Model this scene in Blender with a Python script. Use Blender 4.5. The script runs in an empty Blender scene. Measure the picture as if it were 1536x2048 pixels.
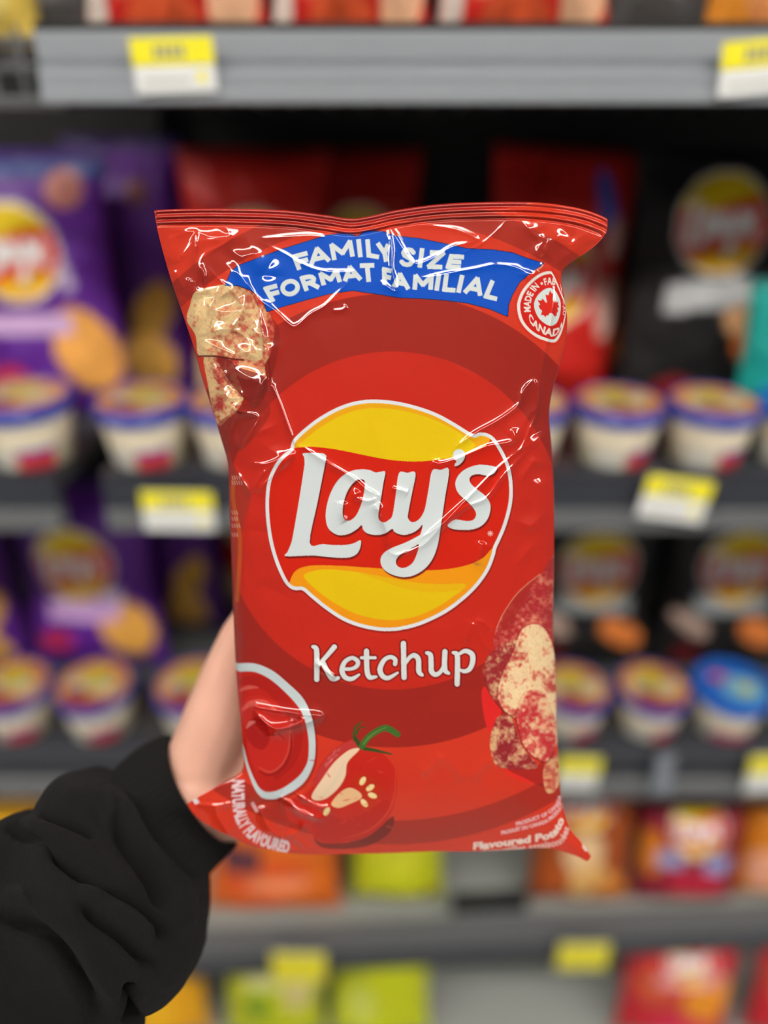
import bpy, bmesh, math, random
import numpy as np
from mathutils import Vector, Matrix
random.seed(7); RNG = np.random.default_rng(7)
C = bpy.context.scene.collection
# ------------------------------------------------------------------ camera, world, light, exposure
FPX = 26.0/36.0*2048.0            # focal length in pixels of the 1536x2048 frame
PITCH = math.radians(26.0)
EYE = Vector((0.0, 0.0, 1.6))
cam = bpy.data.cameras.new('camera'); cam_o = bpy.data.objects.new('camera', cam); C.objects.link(cam_o)
cam.sensor_fit = 'VERTICAL'; cam.sensor_height = 36.0; cam.lens = 26.0
cam.clip_start = 0.02; cam.clip_end = 60
cam_o.location = EYE; cam_o.rotation_euler = (math.pi/2-PITCH, 0, 0)
cam.dof.use_dof = True; cam.dof.focus_distance = 0.401; cam.dof.aperture_fstop = 1.3; cam.dof.aperture_blades = 0
bpy.context.scene.camera = cam_o
w = bpy.data.worlds.new('world'); bpy.context.scene.world = w; w.use_nodes = True
w.node_tree.nodes['Background'].inputs[0].default_value = (0.93, 0.97, 1.0, 1)
w.node_tree.nodes['Background'].inputs[1].default_value = 0.13
LAMP_STRENGTH = 27.0
vs = bpy.context.scene.view_settings
vs.view_transform = 'Standard'; vs.look = 'None'; vs.gamma = 1.0; vs.use_curve_mapping = False; vs.exposure = 0.0
# camera axes
RIGHT = Vector((1, 0, 0)); FWD = Vector((0, math.cos(PITCH), -math.sin(PITCH))); UP = Vector((0, math.sin(PITCH), math.cos(PITCH)))
def ray(px, py): return FWD + RIGHT*((px-768)/FPX) - UP*((py-1024)/FPX)
def at_depth(px, py, d): return EYE + ray(px, py)*d
def at_y(px, py, Y): r = ray(px, py); return EYE + r*(Y/r.y)
def at_z(px, py, Z): r = ray(px, py); return EYE + r*((Z-EYE.z)/r.z)
def rays_np(px, py, d):
    px = np.asarray(px, float); py = np.asarray(py, float)
    a = (px-768)/FPX; b = -(py-1024)/FPX
    P = np.stack([a, FWD.y+b*UP.y, FWD.z+b*UP.z], -1)*np.asarray(d)[..., None]
    return P + np.array(EYE)
def project(P):
    P = np.asarray(P)-np.array(EYE)
    d = P@np.array(FWD)
    return 768+FPX*(P@np.array(RIGHT))/d, 1024-FPX*(P@np.array(UP))/d
def srgb(c):
    c = np.asarray(c, float)/255.0
    return np.where(c <= 0.04045, c/12.92, ((c+0.055)/1.055)**2.4)
# ------------------------------------------------------------------ materials
def mat(name, col=(128, 128, 128), rough=0.5, metal=0.0, coat=0.0, coat_rough=0.05, attr=False, emit=0.0, spec=0.5, bump=None, noise=None):
    m = bpy.data.materials.new(name); m.use_nodes = True
    nt = m.node_tree; b = nt.nodes['Principled BSDF']
    lin = tuple(float(v) for v in srgb(col))
    b.inputs['Base Color'].default_value = (*lin, 1); b.inputs['Roughness'].default_value = rough
    b.inputs['Metallic'].default_value = metal; b.inputs['Coat Weight'].default_value = coat
    b.inputs['Coat Roughness'].default_value = coat_rough; b.inputs['Specular IOR Level'].default_value = spec
    if attr:
        a = nt.nodes.new('ShaderNodeAttribute'); a.attribute_name = 'Col'
        nt.links.new(a.outputs['Color'], b.inputs['Base Color'])
    if emit:
        b.inputs['Emission Color'].default_value = (*lin, 1); b.inputs['Emission Strength'].default_value = emit
    if noise or bump:
        tc = nt.nodes.new('ShaderNodeTexCoord'); n = nt.nodes.new('ShaderNodeTexNoise')
        nt.links.new(tc.outputs['Object'], n.inputs['Vector'])
        n.inputs['Scale'].default_value = (noise or bump)[0]; n.inputs['Detail'].default_value = 4
        if noise:
            r = nt.nodes.new('ShaderNodeMixRGB'); k = noise[1]
            r.inputs[1].default_value = (*[v*(1-k) for v in lin], 1); r.inputs[2].default_value = (*[min(1, v*(1+k)) for v in lin], 1)
            nt.links.new(n.outputs['Fac'], r.inputs[0]); nt.links.new(r.outputs[0], b.inputs['Base Color'])
        if bump:
            bp = nt.nodes.new('ShaderNodeBump'); bp.inputs['Strength'].default_value = bump[1]; bp.inputs['Distance'].default_value = 0.002
            nt.links.new(n.outputs['Fac'], bp.inputs['Height']); nt.links.new(bp.outputs[0], b.inputs['Normal'])
    return m
# ------------------------------------------------------------------ object helpers
def mesh_data(name, V, F, material, cols=None, smooth=False, normals=None):
    me = bpy.data.meshes.new(name)
    V = np.asarray(V, dtype=np.float32)
    if isinstance(F, np.ndarray):
        n, k = F.shape
        me.vertices.add(len(V)); me.vertices.foreach_set('co', V.ravel())
        me.loops.add(n*k); me.loops.foreach_set('vertex_index', F.astype(np.int32).ravel())
        me.polygons.add(n); me.polygons.foreach_set('loop_start', np.arange(0, n*k, k, dtype=np.int32))
        me.update(calc_edges=True)
    else:
        me.from_pydata([tuple(map(float, v)) for v in V], [], F); me.update()
    if smooth: me.polygons.foreach_set('use_smooth', np.ones(len(me.polygons), dtype=bool))
    if cols is not None:
        a = me.attributes.new('Col', 'FLOAT_COLOR', 'POINT')
        cc = np.ones((len(V), 4), np.float32); cc[:, :3] = cols
        a.data.foreach_set('color', cc.ravel())
    me.materials.append(material)
    if normals is not None: me.normals_split_custom_set_from_vertices(np.asarray(normals, np.float32).tolist() if len(V) < 10 else normals)
    return me
def obj(name, me, parent=None, loc=None):
    o = bpy.data.objects.new(name, me); C.objects.link(o)
    if parent is not None: o.parent = parent
    if loc is not None: o.location = loc
    return o
def tag(o, label, cat, group=None):
    o['label'] = label; o['category'] = cat
    if group: o['group'] = group
    return o
def thing(name, label, cat, loc=(0, 0, 0), group=None, rot=(0, 0, 0)):
    o = bpy.data.objects.new(name, None); C.objects.link(o); o.location = loc; o.rotation_euler = rot; o.empty_display_size = 0.05
    return tag(o, label, cat, group)
def struct(o): o['kind'] = 'structure'; return o
def box_vf(x0, x1, y0, y1, z0, z1, bev=0.0):
    bm = bmesh.new(); bmesh.ops.create_cube(bm, size=1)
    for v in bm.verts: v.co = Vector(((x0+x1)/2+v.co.x*(x1-x0), (y0+y1)/2+v.co.y*(y1-y0), (z0+z1)/2+v.co.z*(z1-z0)))
    if bev: bmesh.ops.bevel(bm, geom=bm.edges[:], offset=bev, segments=2, affect='EDGES')
    bm.verts.index_update()
    V = [v.co[:] for v in bm.verts]; F = [[v.index for v in f.verts] for f in bm.faces]; bm.free(); return V, F
def merge(parts):
    V = []; F = []
    for v, f in parts:
        k = len(V); V += list(v); F += [[i+k for i in q] for q in f]
    return V, F
def tube_vf(p, q, r, n=6):
    p = Vector(p); q = Vector(q); d = (q-p).normalized(); a = d.orthogonal().normalized(); b = d.cross(a)
    V = [(c + (a*math.cos(t)+b*math.sin(t))*r)[:] for c in (p, q) for t in [2*math.pi*i/n for i in range(n)]]
    F = [[i, (i+1) % n, n+(i+1) % n, n+i] for i in range(n)] + [list(range(n))[::-1], list(range(n, 2*n))]
    return V, F
def profile_x(prof, x0, x1):
    n = len(prof); V = [(x, y, z) for x in (x0, x1) for (y, z) in prof]
    F = [[i, (i+1) % n, n+(i+1) % n, n+i] for i in range(n)] + [list(range(n))[::-1], list(range(n, 2*n))]
    return V, F
def catmull(pts, n=6, closed=False):
    P = np.asarray(pts, float); N = len(P); out = []
    rng = range(N if closed else N-1)
    for i in rng:
        if closed: p0, p1, p2, p3 = P[(i-1) % N], P[i], P[(i+1) % N], P[(i+2) % N]
        else: p0, p1, p2, p3 = P[max(i-1, 0)], P[i], P[i+1], P[min(i+2, N-1)]
        for t in np.arange(n)/n:
            out.append(0.5*((2*p1)+(-p0+p2)*t+(2*p0-5*p1+4*p2-p3)*t*t+(-p0+3*p1-3*p2+p3)*t**3))
    if not closed: out.append(P[-1])
    return np.array(out)
def value_noise(shape, cell, rng):
    h, w_ = shape; gh, gw = int(h/cell)+3, int(w_/cell)+3
    g = rng.random((gh, gw)); y = np.arange(h)/cell; x = np.arange(w_)/cell
    yi = y.astype(int); xi = x.astype(int); fy = (y-yi); fx = (x-xi); fy = (fy*fy*(3-2*fy))[:, None]; fx = (fx*fx*(3-2*fx))[None]
    a = g[np.ix_(yi, xi)]; b = g[np.ix_(yi, xi+1)]; c = g[np.ix_(yi+1, xi)]; d = g[np.ix_(yi+1, xi+1)]
    return (a*(1-fx)+b*fx)*(1-fy)+(c*(1-fx)+d*fx)*fy
def fbm(shape, cell, rng, octv=4):
    o = np.zeros(shape); a = 1.0; s = 0
    for k in range(octv):
        o += a*value_noise(shape, max(cell/2**k, 1.5), rng); s += a; a *= 0.6
    return o/s

# ------------------------------------------------------------------ room: floor, ceiling, lamps
M_floor = mat('vinyl_floor', (165, 164, 160), 0.35, noise=(3.0, 0.08))
M_ceil = mat('ceiling_paint', (205, 205, 200), 0.9, noise=(2.0, 0.03))
struct(obj('floor', mesh_data('floor', *box_vf(-6, 6, -4, 1.6, -0.05, 0.0), M_floor)))
struct(obj('ceiling', mesh_data('ceiling', *box_vf(-6, 6, -4, 1.6, 3.3, 3.35), M_ceil)))
M_lamp = mat('lamp_tube', (255, 249, 240), 0.4, emit=LAMP_STRENGTH)
M_lampbody = mat('lamp_housing', (230, 230, 228), 0.5, noise=(5, .02))
LAMPS = [(-4.4, -0.85), (-1.9, -0.85), (0.6, -0.85), (3.1, -0.85)]
words = ['far left', 'left', 'right', 'far right']
for (lx, ly), wd in zip(LAMPS, words):
    t = thing('ceiling_light', 'long white tube light on the ceiling above the aisle, ' + wd + ' of the four', 'lamp', (lx, ly, 3.3), 'ceiling lights above the aisle')
    obj('housing', mesh_data('housing', *box_vf(0.02, 2.42, -0.18, 0.18, -0.10, 0.0, 0.008), M_lampbody), t)
    obj('tube', mesh_data('tube', *merge([box_vf(0.05, 2.39, -0.15, 0.15, -0.135, -0.1005, 0.012)]), M_lamp), t)

# ------------------------------------------------------------------ shelving
M_steel = mat('shelf_rail_silver', (158, 163, 170), 0.38, 0.35, noise=(4, .04))
M_dark = mat('shelf_rail_graphite', (50, 53, 62), 0.45, 0.1, noise=(4, .06))
M_lip = mat('shelf_lip_grey', (100, 102, 105), 0.5, 0.1, noise=(4, .06))
M_deck = mat('shelf_deck_grey', (150, 154, 150), 0.55, noise=(6, .05))
M_deckd = mat('shelf_deck_dark', (66, 68, 70), 0.55, noise=(6, .05))
M_black = mat('black_steel', (20, 20, 21), 0.6, noise=(8, .1))
M_back = mat('back_panel_black', (16, 16, 17), 0.7, noise=(10, .1))
M_clear = mat('rail_clip_plastic', (130, 136, 146), 0.25, noise=(9, .05))
XL = at_y(82, 140, 0.8).x          # left end of the main bay
def rail_box(prof_pts, x0, x1, yaw=0.0, xc=0.0):
    V, F = profile_x(prof_pts, x0, x1)
    V = [(x, y+(x-xc)*yaw, z) for x, y, z in V]; return V, F
def zy(py, Y): return at_y(768, py, Y).z
BAYX1 = 1.35
def shelf(label, ztop, zbot, x0, x1, kind, depth=0.40, yaw=0.0, parts=None):
    t = thing('shelf', label, 'shelf', (x0, 0.8+x0*yaw, ztop))
    L = x1-x0
    deck_m = M_black if kind == 'silver' else M_deckd if kind == 'dark' else M_deck
    obj('deck', mesh_data('deck', *rail_box([(0.014, -0.022), (0.014, -0.002), (depth, -0.002), (depth, -0.022)], 0, L, yaw, 0), deck_m), t)
    H = ztop-zbot
    if kind == 'silver':
        prof = [(0.013, 0), (0.0, 0), (-0.003, -0.004), (-0.003, -H*.40), (0.0, -H*.47), (-0.009, -H*.60), (-0.009, -H*.82), (-0.012, -H*.87), (-0.012, -H), (0.013, -H)]
        obj('price_rail', mesh_data('price_rail', *rail_box(prof, 0, L, yaw), M_steel), t)
        obj('rail_top', mesh_data('rail_top', *rail_box([(0.030, 0), (-0.001, 0), (-0.001, 0.006), (0.030, 0.006)], 0, L, yaw), M_black), t)
        k = 0
        for i in range(int(L/0.045)):
            o = obj('wire', mesh_data('wire', *tube_vf((0.02+i*0.045, 0.02, -0.043), (0.02+i*0.045, depth, -0.043), 0.003), M_dark), t)
        obj('wire_front', mesh_data('wire_front', *tube_vf((0, 0.03, -0.051), (L, 0.03, -0.051), 0.005), M_dark), t)
    else:
        dm, lm = (M_dark, M_lip) if kind == 'dark' else (M_lip, M_dark)
        a, b = (0.62, 0.66) if kind == 'dark' else (0.55, 0.6)
        prof = [(0.013, -0.002), (0.002, -0.002), (-0.001, -H*.05), (-0.001, -H*a), (0.013, -H*a)]
        obj('price_rail', mesh_data('price_rail', *rail_box(prof, 0, L, yaw), dm), t)
        prof = [(0.013, -H*a-.0005), (-0.004, -H*a-.0005), (-0.008, -H*b), (-0.008, -H), (0.013, -H)]
        obj('rail_lip', mesh_data('rail_lip', *rail_box(prof, 0, L, yaw), lm), t)
        obj('rail_top', mesh_data('rail_top', *rail_box([(0.024, 0), (-0.001, 0), (-0.002, 0.002), (0.024, 0.003)], 0, L, yaw), dm), t)
    return t
Z1t, Z1b = zy(60, .8), zy(207, .8)
Z2t, Z2b = zy(950, .8), zy(1056, .8)
Z3t, Z3b = zy(1497, .8), zy(1588, .8)
Z4t, Z4b = zy(1868, .8), zy(1928, .8)
ZB = 0.10
shelf('silver-railed shelf at the top, above the chip bag', Z1t, Z1b, XL, BAYX1, 'silver')
shelf('dark-railed shelf holding the upper row of dip tubs', Z2t, Z2b, at_y(212, 1000, .8).x, BAYX1, 'dark')
shelf('short shelf end of the neighbouring bay at the left edge', Z2t, Z2b, -1.2, at_y(118, 1000, .8).x, 'dark')
shelf('dark-railed shelf holding the lower row of dip tubs', Z3t, Z3b, -1.2, BAYX1, 'dark')
s4 = shelf('grey-railed low shelf under the orange and maroon snack bags', Z4t, Z4b, -0.75, 1.05, 'light', yaw=0.05, depth=.33)
obj('gap_shade_strip', mesh_data('gap_shade_strip', *rail_box([(0.03, 0.0), (0.03, 0.050), (0.034, 0.050), (0.034, 0.0)], .865, .995, .05), M_black), s4)  # added black strip standing in for the shadow at the front of the empty slot
un = thing('shelving_unit', 'black steel shelving unit carrying all the shelves', 'shelving', (0, 1.25, 0))
obj('back_panel', mesh_data('back_panel', *box_vf(-1.4, 1.4, 0, 0.02, 0.1, 2.3), M_back), un)
for x in (XL-0.02, BAYX1+0.01):
    obj('upright', mesh_data('upright', *box_vf(x-0.015, x+0.015, -0.04, -0.001, 0.0, 2.3, .003), M_black), un)
bs = thing('base_shelf', 'grey base shelf at the bottom under the green and red bags', 'shelf', (0, 1.2, 0))
obj('base_deck', mesh_data('base_deck', *box_vf(-1.4, 1.4, -0.47, 0.0, ZB-0.03, ZB), M_deck), bs)
obj('kick_plate', mesh_data('kick_plate', *box_vf(-1.4, 1.4, -0.45, -0.43, 0.0, ZB-0.031), M_black), bs)
# wire rack visible beyond the left end of the top shelf
wr = thing('wire_rack', 'grey wire rack end beside the silver top shelf', 'rack', (XL, 0.86, Z1b))
H1 = Z1t-Z1b
for k, zz in enumerate((0.004, 0.035, 0.058)):
    obj('wire', mesh_data('wire', *tube_vf((-0.16, 0.01*k, zz), (-0.006, 0.0, zz), 0.004 if k else 0.006), M_lip), wr)
for k in range(4):
    obj('wire', mesh_data('wire', *tube_vf((-0.012-0.03*k, 0, 0.0), (-0.012-0.03*k, 0, 0.07), 0.003), M_lip), wr)
# rail clip on the third rail
cl = obj('rail_clip', mesh_data('rail_clip', *merge([box_vf(-0.013, 0.013, -0.004, 0.0, -0.068, 0.0, .001), box_vf(-0.016, 0.016, -0.008, -0.0045, -0.07, -0.045, .0015)]), M_clear), None, at_y(1333, 1508, .789))
tag(cl, 'clear plastic clip on the rail below the lower dip tubs', 'clip')
# ------------------------------------------------------------------ price tags
M_yel = mat('tag_yellow', (238, 228, 30), 0.5, noise=(20, .03))
M_wht = mat('tag_white', (226, 228, 228), 0.5, noise=(20, .02))
M_ink = mat('tag_ink', (150, 148, 128), 0.6, noise=(20, .05))
def price_tag(px, py, wpx, hpx, rot, label, yfrac=0.5, Y=0.785, ink=True):
    c = at_y(px, py, Y); d = (c-EYE).dot(FWD); W = wpx*d/FPX
    top = at_y(px, py-hpx/2, Y).z; bot = at_y(px, py+hpx/2, Y).z; H = top-bot
    t = thing('price_tag', label, 'price tag', (c.x, Y, (top+bot)/2), 'price tags on the shelf rails', (0, math.radians(rot), 0))
    obj('card', mesh_data('card', *box_vf(-W/2, W/2, -0.0012, 0.0012, -H/2, H/2, .0005), M_wht), t)
    obj('yellow_band', mesh_data('yellow_band', *box_vf(-W/2, W/2, -0.002, -0.0013, H/2-H*yfrac, H/2, .0002), M_yel), t)
    if ink:
        for k in range(4):
            obj('ink_mark', mesh_data('ink_mark', *box_vf(-W*.22+k*W*.1, -W*.15+k*W*.1, -0.0024, -0.0021, H*.12, H*.36), M_ink), t)
        obj('ink_line', mesh_data('ink_line', *box_vf(-W*.4, W*.2, -0.0018, -0.0013, -H*.30, -H*.26), M_ink), t)
        obj('yellow_dot', mesh_data('yellow_dot', *box_vf(W*.28, W*.38, -0.0018, -0.0013, -H*.32, -H*.12, .0002), M_yel), t)
price_tag(348, 130, 164, 112, -1.5, 'yellow and white price tag on the left of the silver top rail')
price_tag(1523, 133, 164, 112, -5, 'yellow and white price tag at the right end of the silver top rail')
price_tag(357, 1022, 142, 78, 1, 'yellow and white price tag on the dark rail left of the chip bag', .45)
price_tag(1350, 998, 134, 84, 8, 'tilted yellow and white price tag on the dark rail right of the chip bag', .45)
price_tag(1156, 1546, 84, 64, 2, 'pale yellow price tag on the lower rail just beside the chip bag', .5, ink=False)
price_tag(1545, 1546, 100, 72, -3, 'yellow and white price tag cut off at the right frame edge below the blue lid', .5, ink=False)
price_tag(598, 1936, 106, 60, 1, 'faded yellow price tag on the low rail above the green bags', .95, .783-.012, ink=False)
price_tag(1166, 1912, 100, 50, 0, 'faded yellow price tag on the low rail left of the red bags', .95, .783+.012, ink=False)

# ------------------------------------------------------------------ dip tubs
M_cup = mat('tub_cup', attr=True, rough=0.35); M_lid = mat('tub_lid_blue', (44, 58, 165), 0.3, coat=.3, noise=(12, .05))
M_lid2 = mat('tub_lid_bright_blue', (18, 100, 205), 0.3, coat=.3, noise=(12, .05)); M_lidp = mat('tub_lid_print', attr=True, rough=0.35, coat=.2)
def lathe(prof, n=48):
    V = [(r*math.cos(2*math.pi*i/n), r*math.sin(2*math.pi*i/n), z) for r, z in prof for i in range(n)]
    F = [[j*n+i, j*n+(i+1) % n, (j+1)*n+(i+1) % n, (j+1)*n+i] for j in range(len(prof)-1) for i in range(n)]
    F.append(list(range(n))[::-1]); F.append([(len(prof)-1)*n+i for i in range(n)]); return V, F
def tub_meshes(seed, blue):
    rng = np.random.default_rng(seed); R = 0.0535; H = 0.064
    zs = np.linspace(0, H, 24); prof = [(R*(0.80+0.17*z/H), z) for z in zs]
    V, F = lathe(prof); V = np.array(V)
    ang = np.degrees(np.arctan2(V[:, 0], -V[:, 1])); zz = V[:, 2]/H      # 0 = front
    col = np.tile(srgb((238, 226, 200)), (len(V), 1))
    col[zz > 0.86] = srgb((206, 210, 220))
    col[zz < 0.40] = srgb((190, 184, 160))
    if blue: m = (np.abs(ang) < 42) & (zz < .30); col[m] = srgb((190, 60, 100)); col[(zz < .4) & ~m] = srgb((205, 205, 195))
    else:
        m = (ang > -4) & (ang < 52) & (zz < .34); col[m] = srgb((205, 52, 62))
        m = (ang > -4) & (ang < 52) & (zz >= .34) & (zz < .42); col[m] = srgb((70, 80, 190))
        m = (ang < -14) & (ang > -60) & (zz < .42); col[m] = srgb((208, 206, 196))
    cup = mesh_data('cup', V, F, M_cup, col, True)
    lid = mesh_data('lid', *lathe([(R*.985, H*.93), (R*1.02, H*.93), (R*1.03, H*1.0), (R*1.03, H*1.14), (R*.995, H*1.18), (R*.95, H*1.18), (R*.93, H*1.15)]), M_lid2 if blue else M_lid)
    n = 26; k = 48; VV = [(0, 0, H*1.158)]; FF = []
    for a in range(1, n+1):
        for b in range(k): VV.append((R*.93*a/n*math.cos(2*math.pi*b/k), R*.93*a/n*math.sin(2*math.pi*b/k), H*1.158))
    for b in range(k): FF.append([0, 1+b, 1+(b+1) % k])
    for a in range(n-1):
        for b in range(k): FF.append([1+a*k+b, 1+(a+1)*k+b, 1+(a+1)*k+(b+1) % k, 1+a*k+(b+1) % k])
    VV = np.array(VV); X = VV[:, 0]/R; Yy = VV[:, 1]/R; rr = np.hypot(X, Yy)
    if blue:
        c = np.tile(srgb((20, 105, 205)), (len(VV), 1))
        def el(x, y, a, b, q): m = ((X-x)/a)**2+((Yy-y)/b)**2 < 1; c[m] = srgb(q)
        el(.22, -.18, .55, .5, (120, 190, 225)); el(.3, -.15, .22, .2, (205, 200, 90)); el(-.3, .3, .25, .2, (205, 70, 100))
    else:
        c = np.tile(srgb((226, 150, 58)), (len(VV), 1))
        def el(x, y, a, b, q): m = ((X-x)/a)**2+((Yy-y)/b)**2 < 1; c[m] = srgb(q)
        s = rng.uniform(-.15, .15)
        el(s, -.75, .9, .25, (170, 78, 70)); el(.05+s, .15, .62, .5, (222, 190, 92)); el(.35-s, .0, .34, .4, (214, 205, 170))
        el(-.45, -.05+s, .24, .3, (205, 200, 178)); el(.0+s, .25, .36, .26, (200, 182, 40)); el(-.3-s, -.35, .3, .2, (150, 66, 92)); el(.5, .4, .2, .22, (190, 110, 60))
    pr = mesh_data('lid_print', VV, FF, M_lidp, c*.72, True)
    return cup, lid, pr
SETS = [tub_meshes(k, False) for k in range(3)]; BLUE = tub_meshes(9, True)
def tub(lx, row, label, kind=0, sc=1.0, yawz=0.0, group='dip tubs'):
    z = (Z2t if row == 1 else Z3t)+.0008; Y = .853; d = (Vector((0, Y, z+.07))-EYE).dot(FWD)
    t = thing('dip_tub', label, 'tub', ((lx-768)/FPX*d, Y, z), group); t.scale = (sc, sc, sc)
    t.rotation_euler = (math.radians(5), 0, 0); t.location.z += math.sin(math.radians(5))*.0435*sc
    cup, lid, pr = BLUE if kind == 'b' else SETS[kind]
    a = obj('cup', cup, t); a.rotation_euler.z = yawz
    l = obj('lid', lid, t); p = obj('lid_print', pr, l); p.rotation_euler.z = yawz*1.5
    return t
tub(48, 1, 'orange-topped dip tub at the left edge, upper row', 1, 1.06, .1)
tub(287, 1, 'orange-topped dip tub in the upper row, above the left price tag', 0)
tub(470, 1, 'dip tub in the upper row half hidden by the left edge of the chip bag', 2)
tub(1046, 1, 'dip tub in the upper row mostly hidden by the right edge of the chip bag', 2, .97)
tub(1237, 1, 'orange-topped dip tub in the upper row below the red bag on the right', 0, .97, .2)
tub(1425, 1, 'orange-topped dip tub in the upper row in front of the black bag', 1, .97, .1)
tub(1606, 1, 'dip tub in the upper row cut off by the right frame edge', 'b', .97)
tub(28, 2, 'dip tub in the lower row at the left frame edge', 1, 1.0)
tub(192, 2, 'orange-topped dip tub in the lower row, in front of the purple bag', 0, 1.0)
tub(388, 2, 'dip tub in the lower row half hidden behind the hand', 2, 1.0)
tub(1148, 2, 'orange-topped dip tub in the lower row right beside the chip bag', 2, .93)
tub(1304, 2, 'orange-topped dip tub in the lower row, left of the bright blue lid', 1, .95)
tub(1460, 2, 'dip tub with a bright blue lid in the lower row', 'b', .98)
tub(1622, 2, 'dip tub in the lower row, right of the bright blue lid', 0, .95)
# ------------------------------------------------------------------ background snack bags
M_film = mat('snack_film', attr=True, rough=0.5, coat=0.12, coat_rough=0.15, spec=.3)
def snack_bag(name, label, cat, px, py, Y, W, H, paint, thick=0.07, tilt=8, yaw=0, roll=0, group=None, nu=56, nv=76, seed=0, base=None):
    b = base if base is not None else at_y(px, py, Y)
    t = thing(name, label, cat, b, group, (math.radians(-tilt), math.radians(roll), math.radians(yaw)))
    rng = np.random.default_rng(seed+11)
    u = np.linspace(-1, 1, nu); v = np.linspace(0, 1, nv); U, Vv = np.meshgrid(u, v)
    pinch = 1-0.10*np.sin(np.pi*Vv)**0.7
    X = U*W/2*pinch; Z = Vv*H
    prof = np.clip(1-np.abs(U)**2.6, 0, 1)**0.6*np.clip(np.minimum(Vv/.16, (1-Vv)/.2), 0, 1)**0.7
    n = fbm((nv, nu), 14, rng)-.5; n2 = fbm((nv, nu), 7, rng)-.5
    crump = (n*.018+n2*.008)*np.clip(1-np.abs(U)**4, 0, 1)
    Yf = -(thick/2*prof+crump*prof**.4); Yb = thick/2*prof*.8
    # crimped seals ripple
    sm = (Vv > .955) | (Vv < .03)
    Yf = Yf+sm*.0012*np.sin(Vv*H*2*math.pi/.004); Yb = Yb+.0005
    col, ids, names = paint(U, Vv, X, Z, rng)
    def grid(Yg, flip):
        P = np.stack([X, Yg, Z], -1).reshape(-1, 3); i = np.arange(nu*nv).reshape(nv, nu)
        q = np.stack([i[:-1, :-1], i[:-1, 1:], i[1:, 1:], i[1:, :-1]], -1).reshape(-1, 4)
        return P, (q[:, ::-1] if flip else q)
    P, Q = grid(Yf, False); fid = ids.reshape(-1)[Q[:, 0]]; cc = srgb(col.reshape(-1, 3))
    for k, nm in enumerate(names):
        sel = Q[fid == k]
        if len(sel) == 0: continue
        use, inv = np.unique(sel, return_inverse=True)
        obj(nm, mesh_data(nm, P[use], inv.reshape(-1, 4), M_film, cc[use], True), t)
    Pb, Qb = grid(Yb, True)
    obj('back_film', mesh_data('back_film', Pb, Qb, M_film, np.tile(cc.reshape(nv, nu, 3)[:, :1].reshape(-1, 1, 3), (1, nu, 1)).reshape(-1, 3)*.8, True), t)
    return t
def make_paint(base, logo=None, blobs=(), top=None, seal=None, plain=None):
    """base colour; logo=(u,v,ru,rv); blobs=(u,v,ru,rv,angle,colour,name)"""
    def paint(U, V, X, Z, rng):
        col = np.tile(np.array(base, float), U.shape+(1,)); ids = np.zeros(U.shape, int); names = ['film']
        W = X.max()-X.min(); H = Z.max(); xx = U*.5*W; zz = V*H
        if top is not None:
            m = V > top[0]; col[m] = top[1]
        for (bu, bv, ru, rv, an, c, nm) in blobs:
            dx = (U-bu)*.5*W; dz = (V-bv)*H; ca, sa = math.cos(math.radians(an)), math.sin(math.radians(an))
            p = (dx*ca+dz*sa)/(ru*W*.5); q = (-dx*sa+dz*ca)/(rv*H)
            m = (p*p+q*q < 1) if nm != 'text_block' else ((np.abs(p) < 1) & (np.abs(q) < 1))
            sh = 1+.25*(fbm(U.shape, 5, rng)-.5)[..., None] if nm != 'text_block' else 1
            col = np.where(m[..., None], np.array(c)*sh, col)
            names.append(nm); ids[m] = len(names)-1
        if logo is not None:
            lu, lv, r = logo; dx = (U-lu)*.5*W/r; dz = (V-lv)*H/r; d = np.hypot(dx, dz/.97)
            names.append('logo'); m = d < 1; ids[m] = len(names)-1
            col[m] = (232, 225, 222); m = d < .93; col[m] = (214, 40, 22)
            rib = .38+.12*np.sin(dx*2.4); m2 = m & (dz > rib-.02); col[m2] = (238, 205, 20)
            m3 = m & (dz < -.5+.10*np.sin(dx*2.4+.4)); col[m3] = (244, 190, 20)
            # script strokes
            ws = [(-.62, .34, -.7, -.3, .10), (-.7, -.32, -.42, -.30, .09), (-.32, .15, -.32, -.12, .12), (-.12, .15, -.14, -.14, .09), (.06, .14, .08, -.12, .09), (.32, .16, .14, -.52, .09), (.56, .16, .46, -.04, .10), (.52, -.0, .58, -.16, .10)]
            for x0, z0, x1, z1, hw in ws:
                ex, ez = x1-x0, z1-z0; tt = np.clip(((dx-x0)*ex+(dz-z0)*ez)/(ex*ex+ez*ez), 0, 1)
                col[np.hypot(dx-x0-tt*ex, dz-z0-tt*ez) < hw] = (236, 234, 234)
        if seal is not None:
            m = V > .955; col[m] = seal; names.append('top_seal'); ids[m] = len(names)-1
        return col, ids, names
    return paint
PUR = (92, 32, 140); BLK = (26, 25, 26); RED = (198, 34, 26); ORG = (206, 96, 22); MAR = (140, 24, 48); LIM = (190, 196, 18); YEL = (232, 168, 10); TEAL = (22, 150, 142)
CH = (226, 160, 78); CR = (232, 196, 150)
p_purple = make_paint(PUR, (-.05, .64, .065), [(.62, .28, .36, .17, 20, CH, 'chip_picture'), (.6, .86, .2, .07, 0, (190, 120, 110), 'chip_picture'), (-.05, .38, .56, .035, 0, (205, 170, 215), 'text_block'), (-.4, .16, .3, .06, 10, (190, 40, 60), 'dip_picture'), (.45, .62, .07, .12, 18, (200, 180, 215), 'text_block')], top=(.90, (52, 70, 130)), seal=(60, 40, 100))
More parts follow.
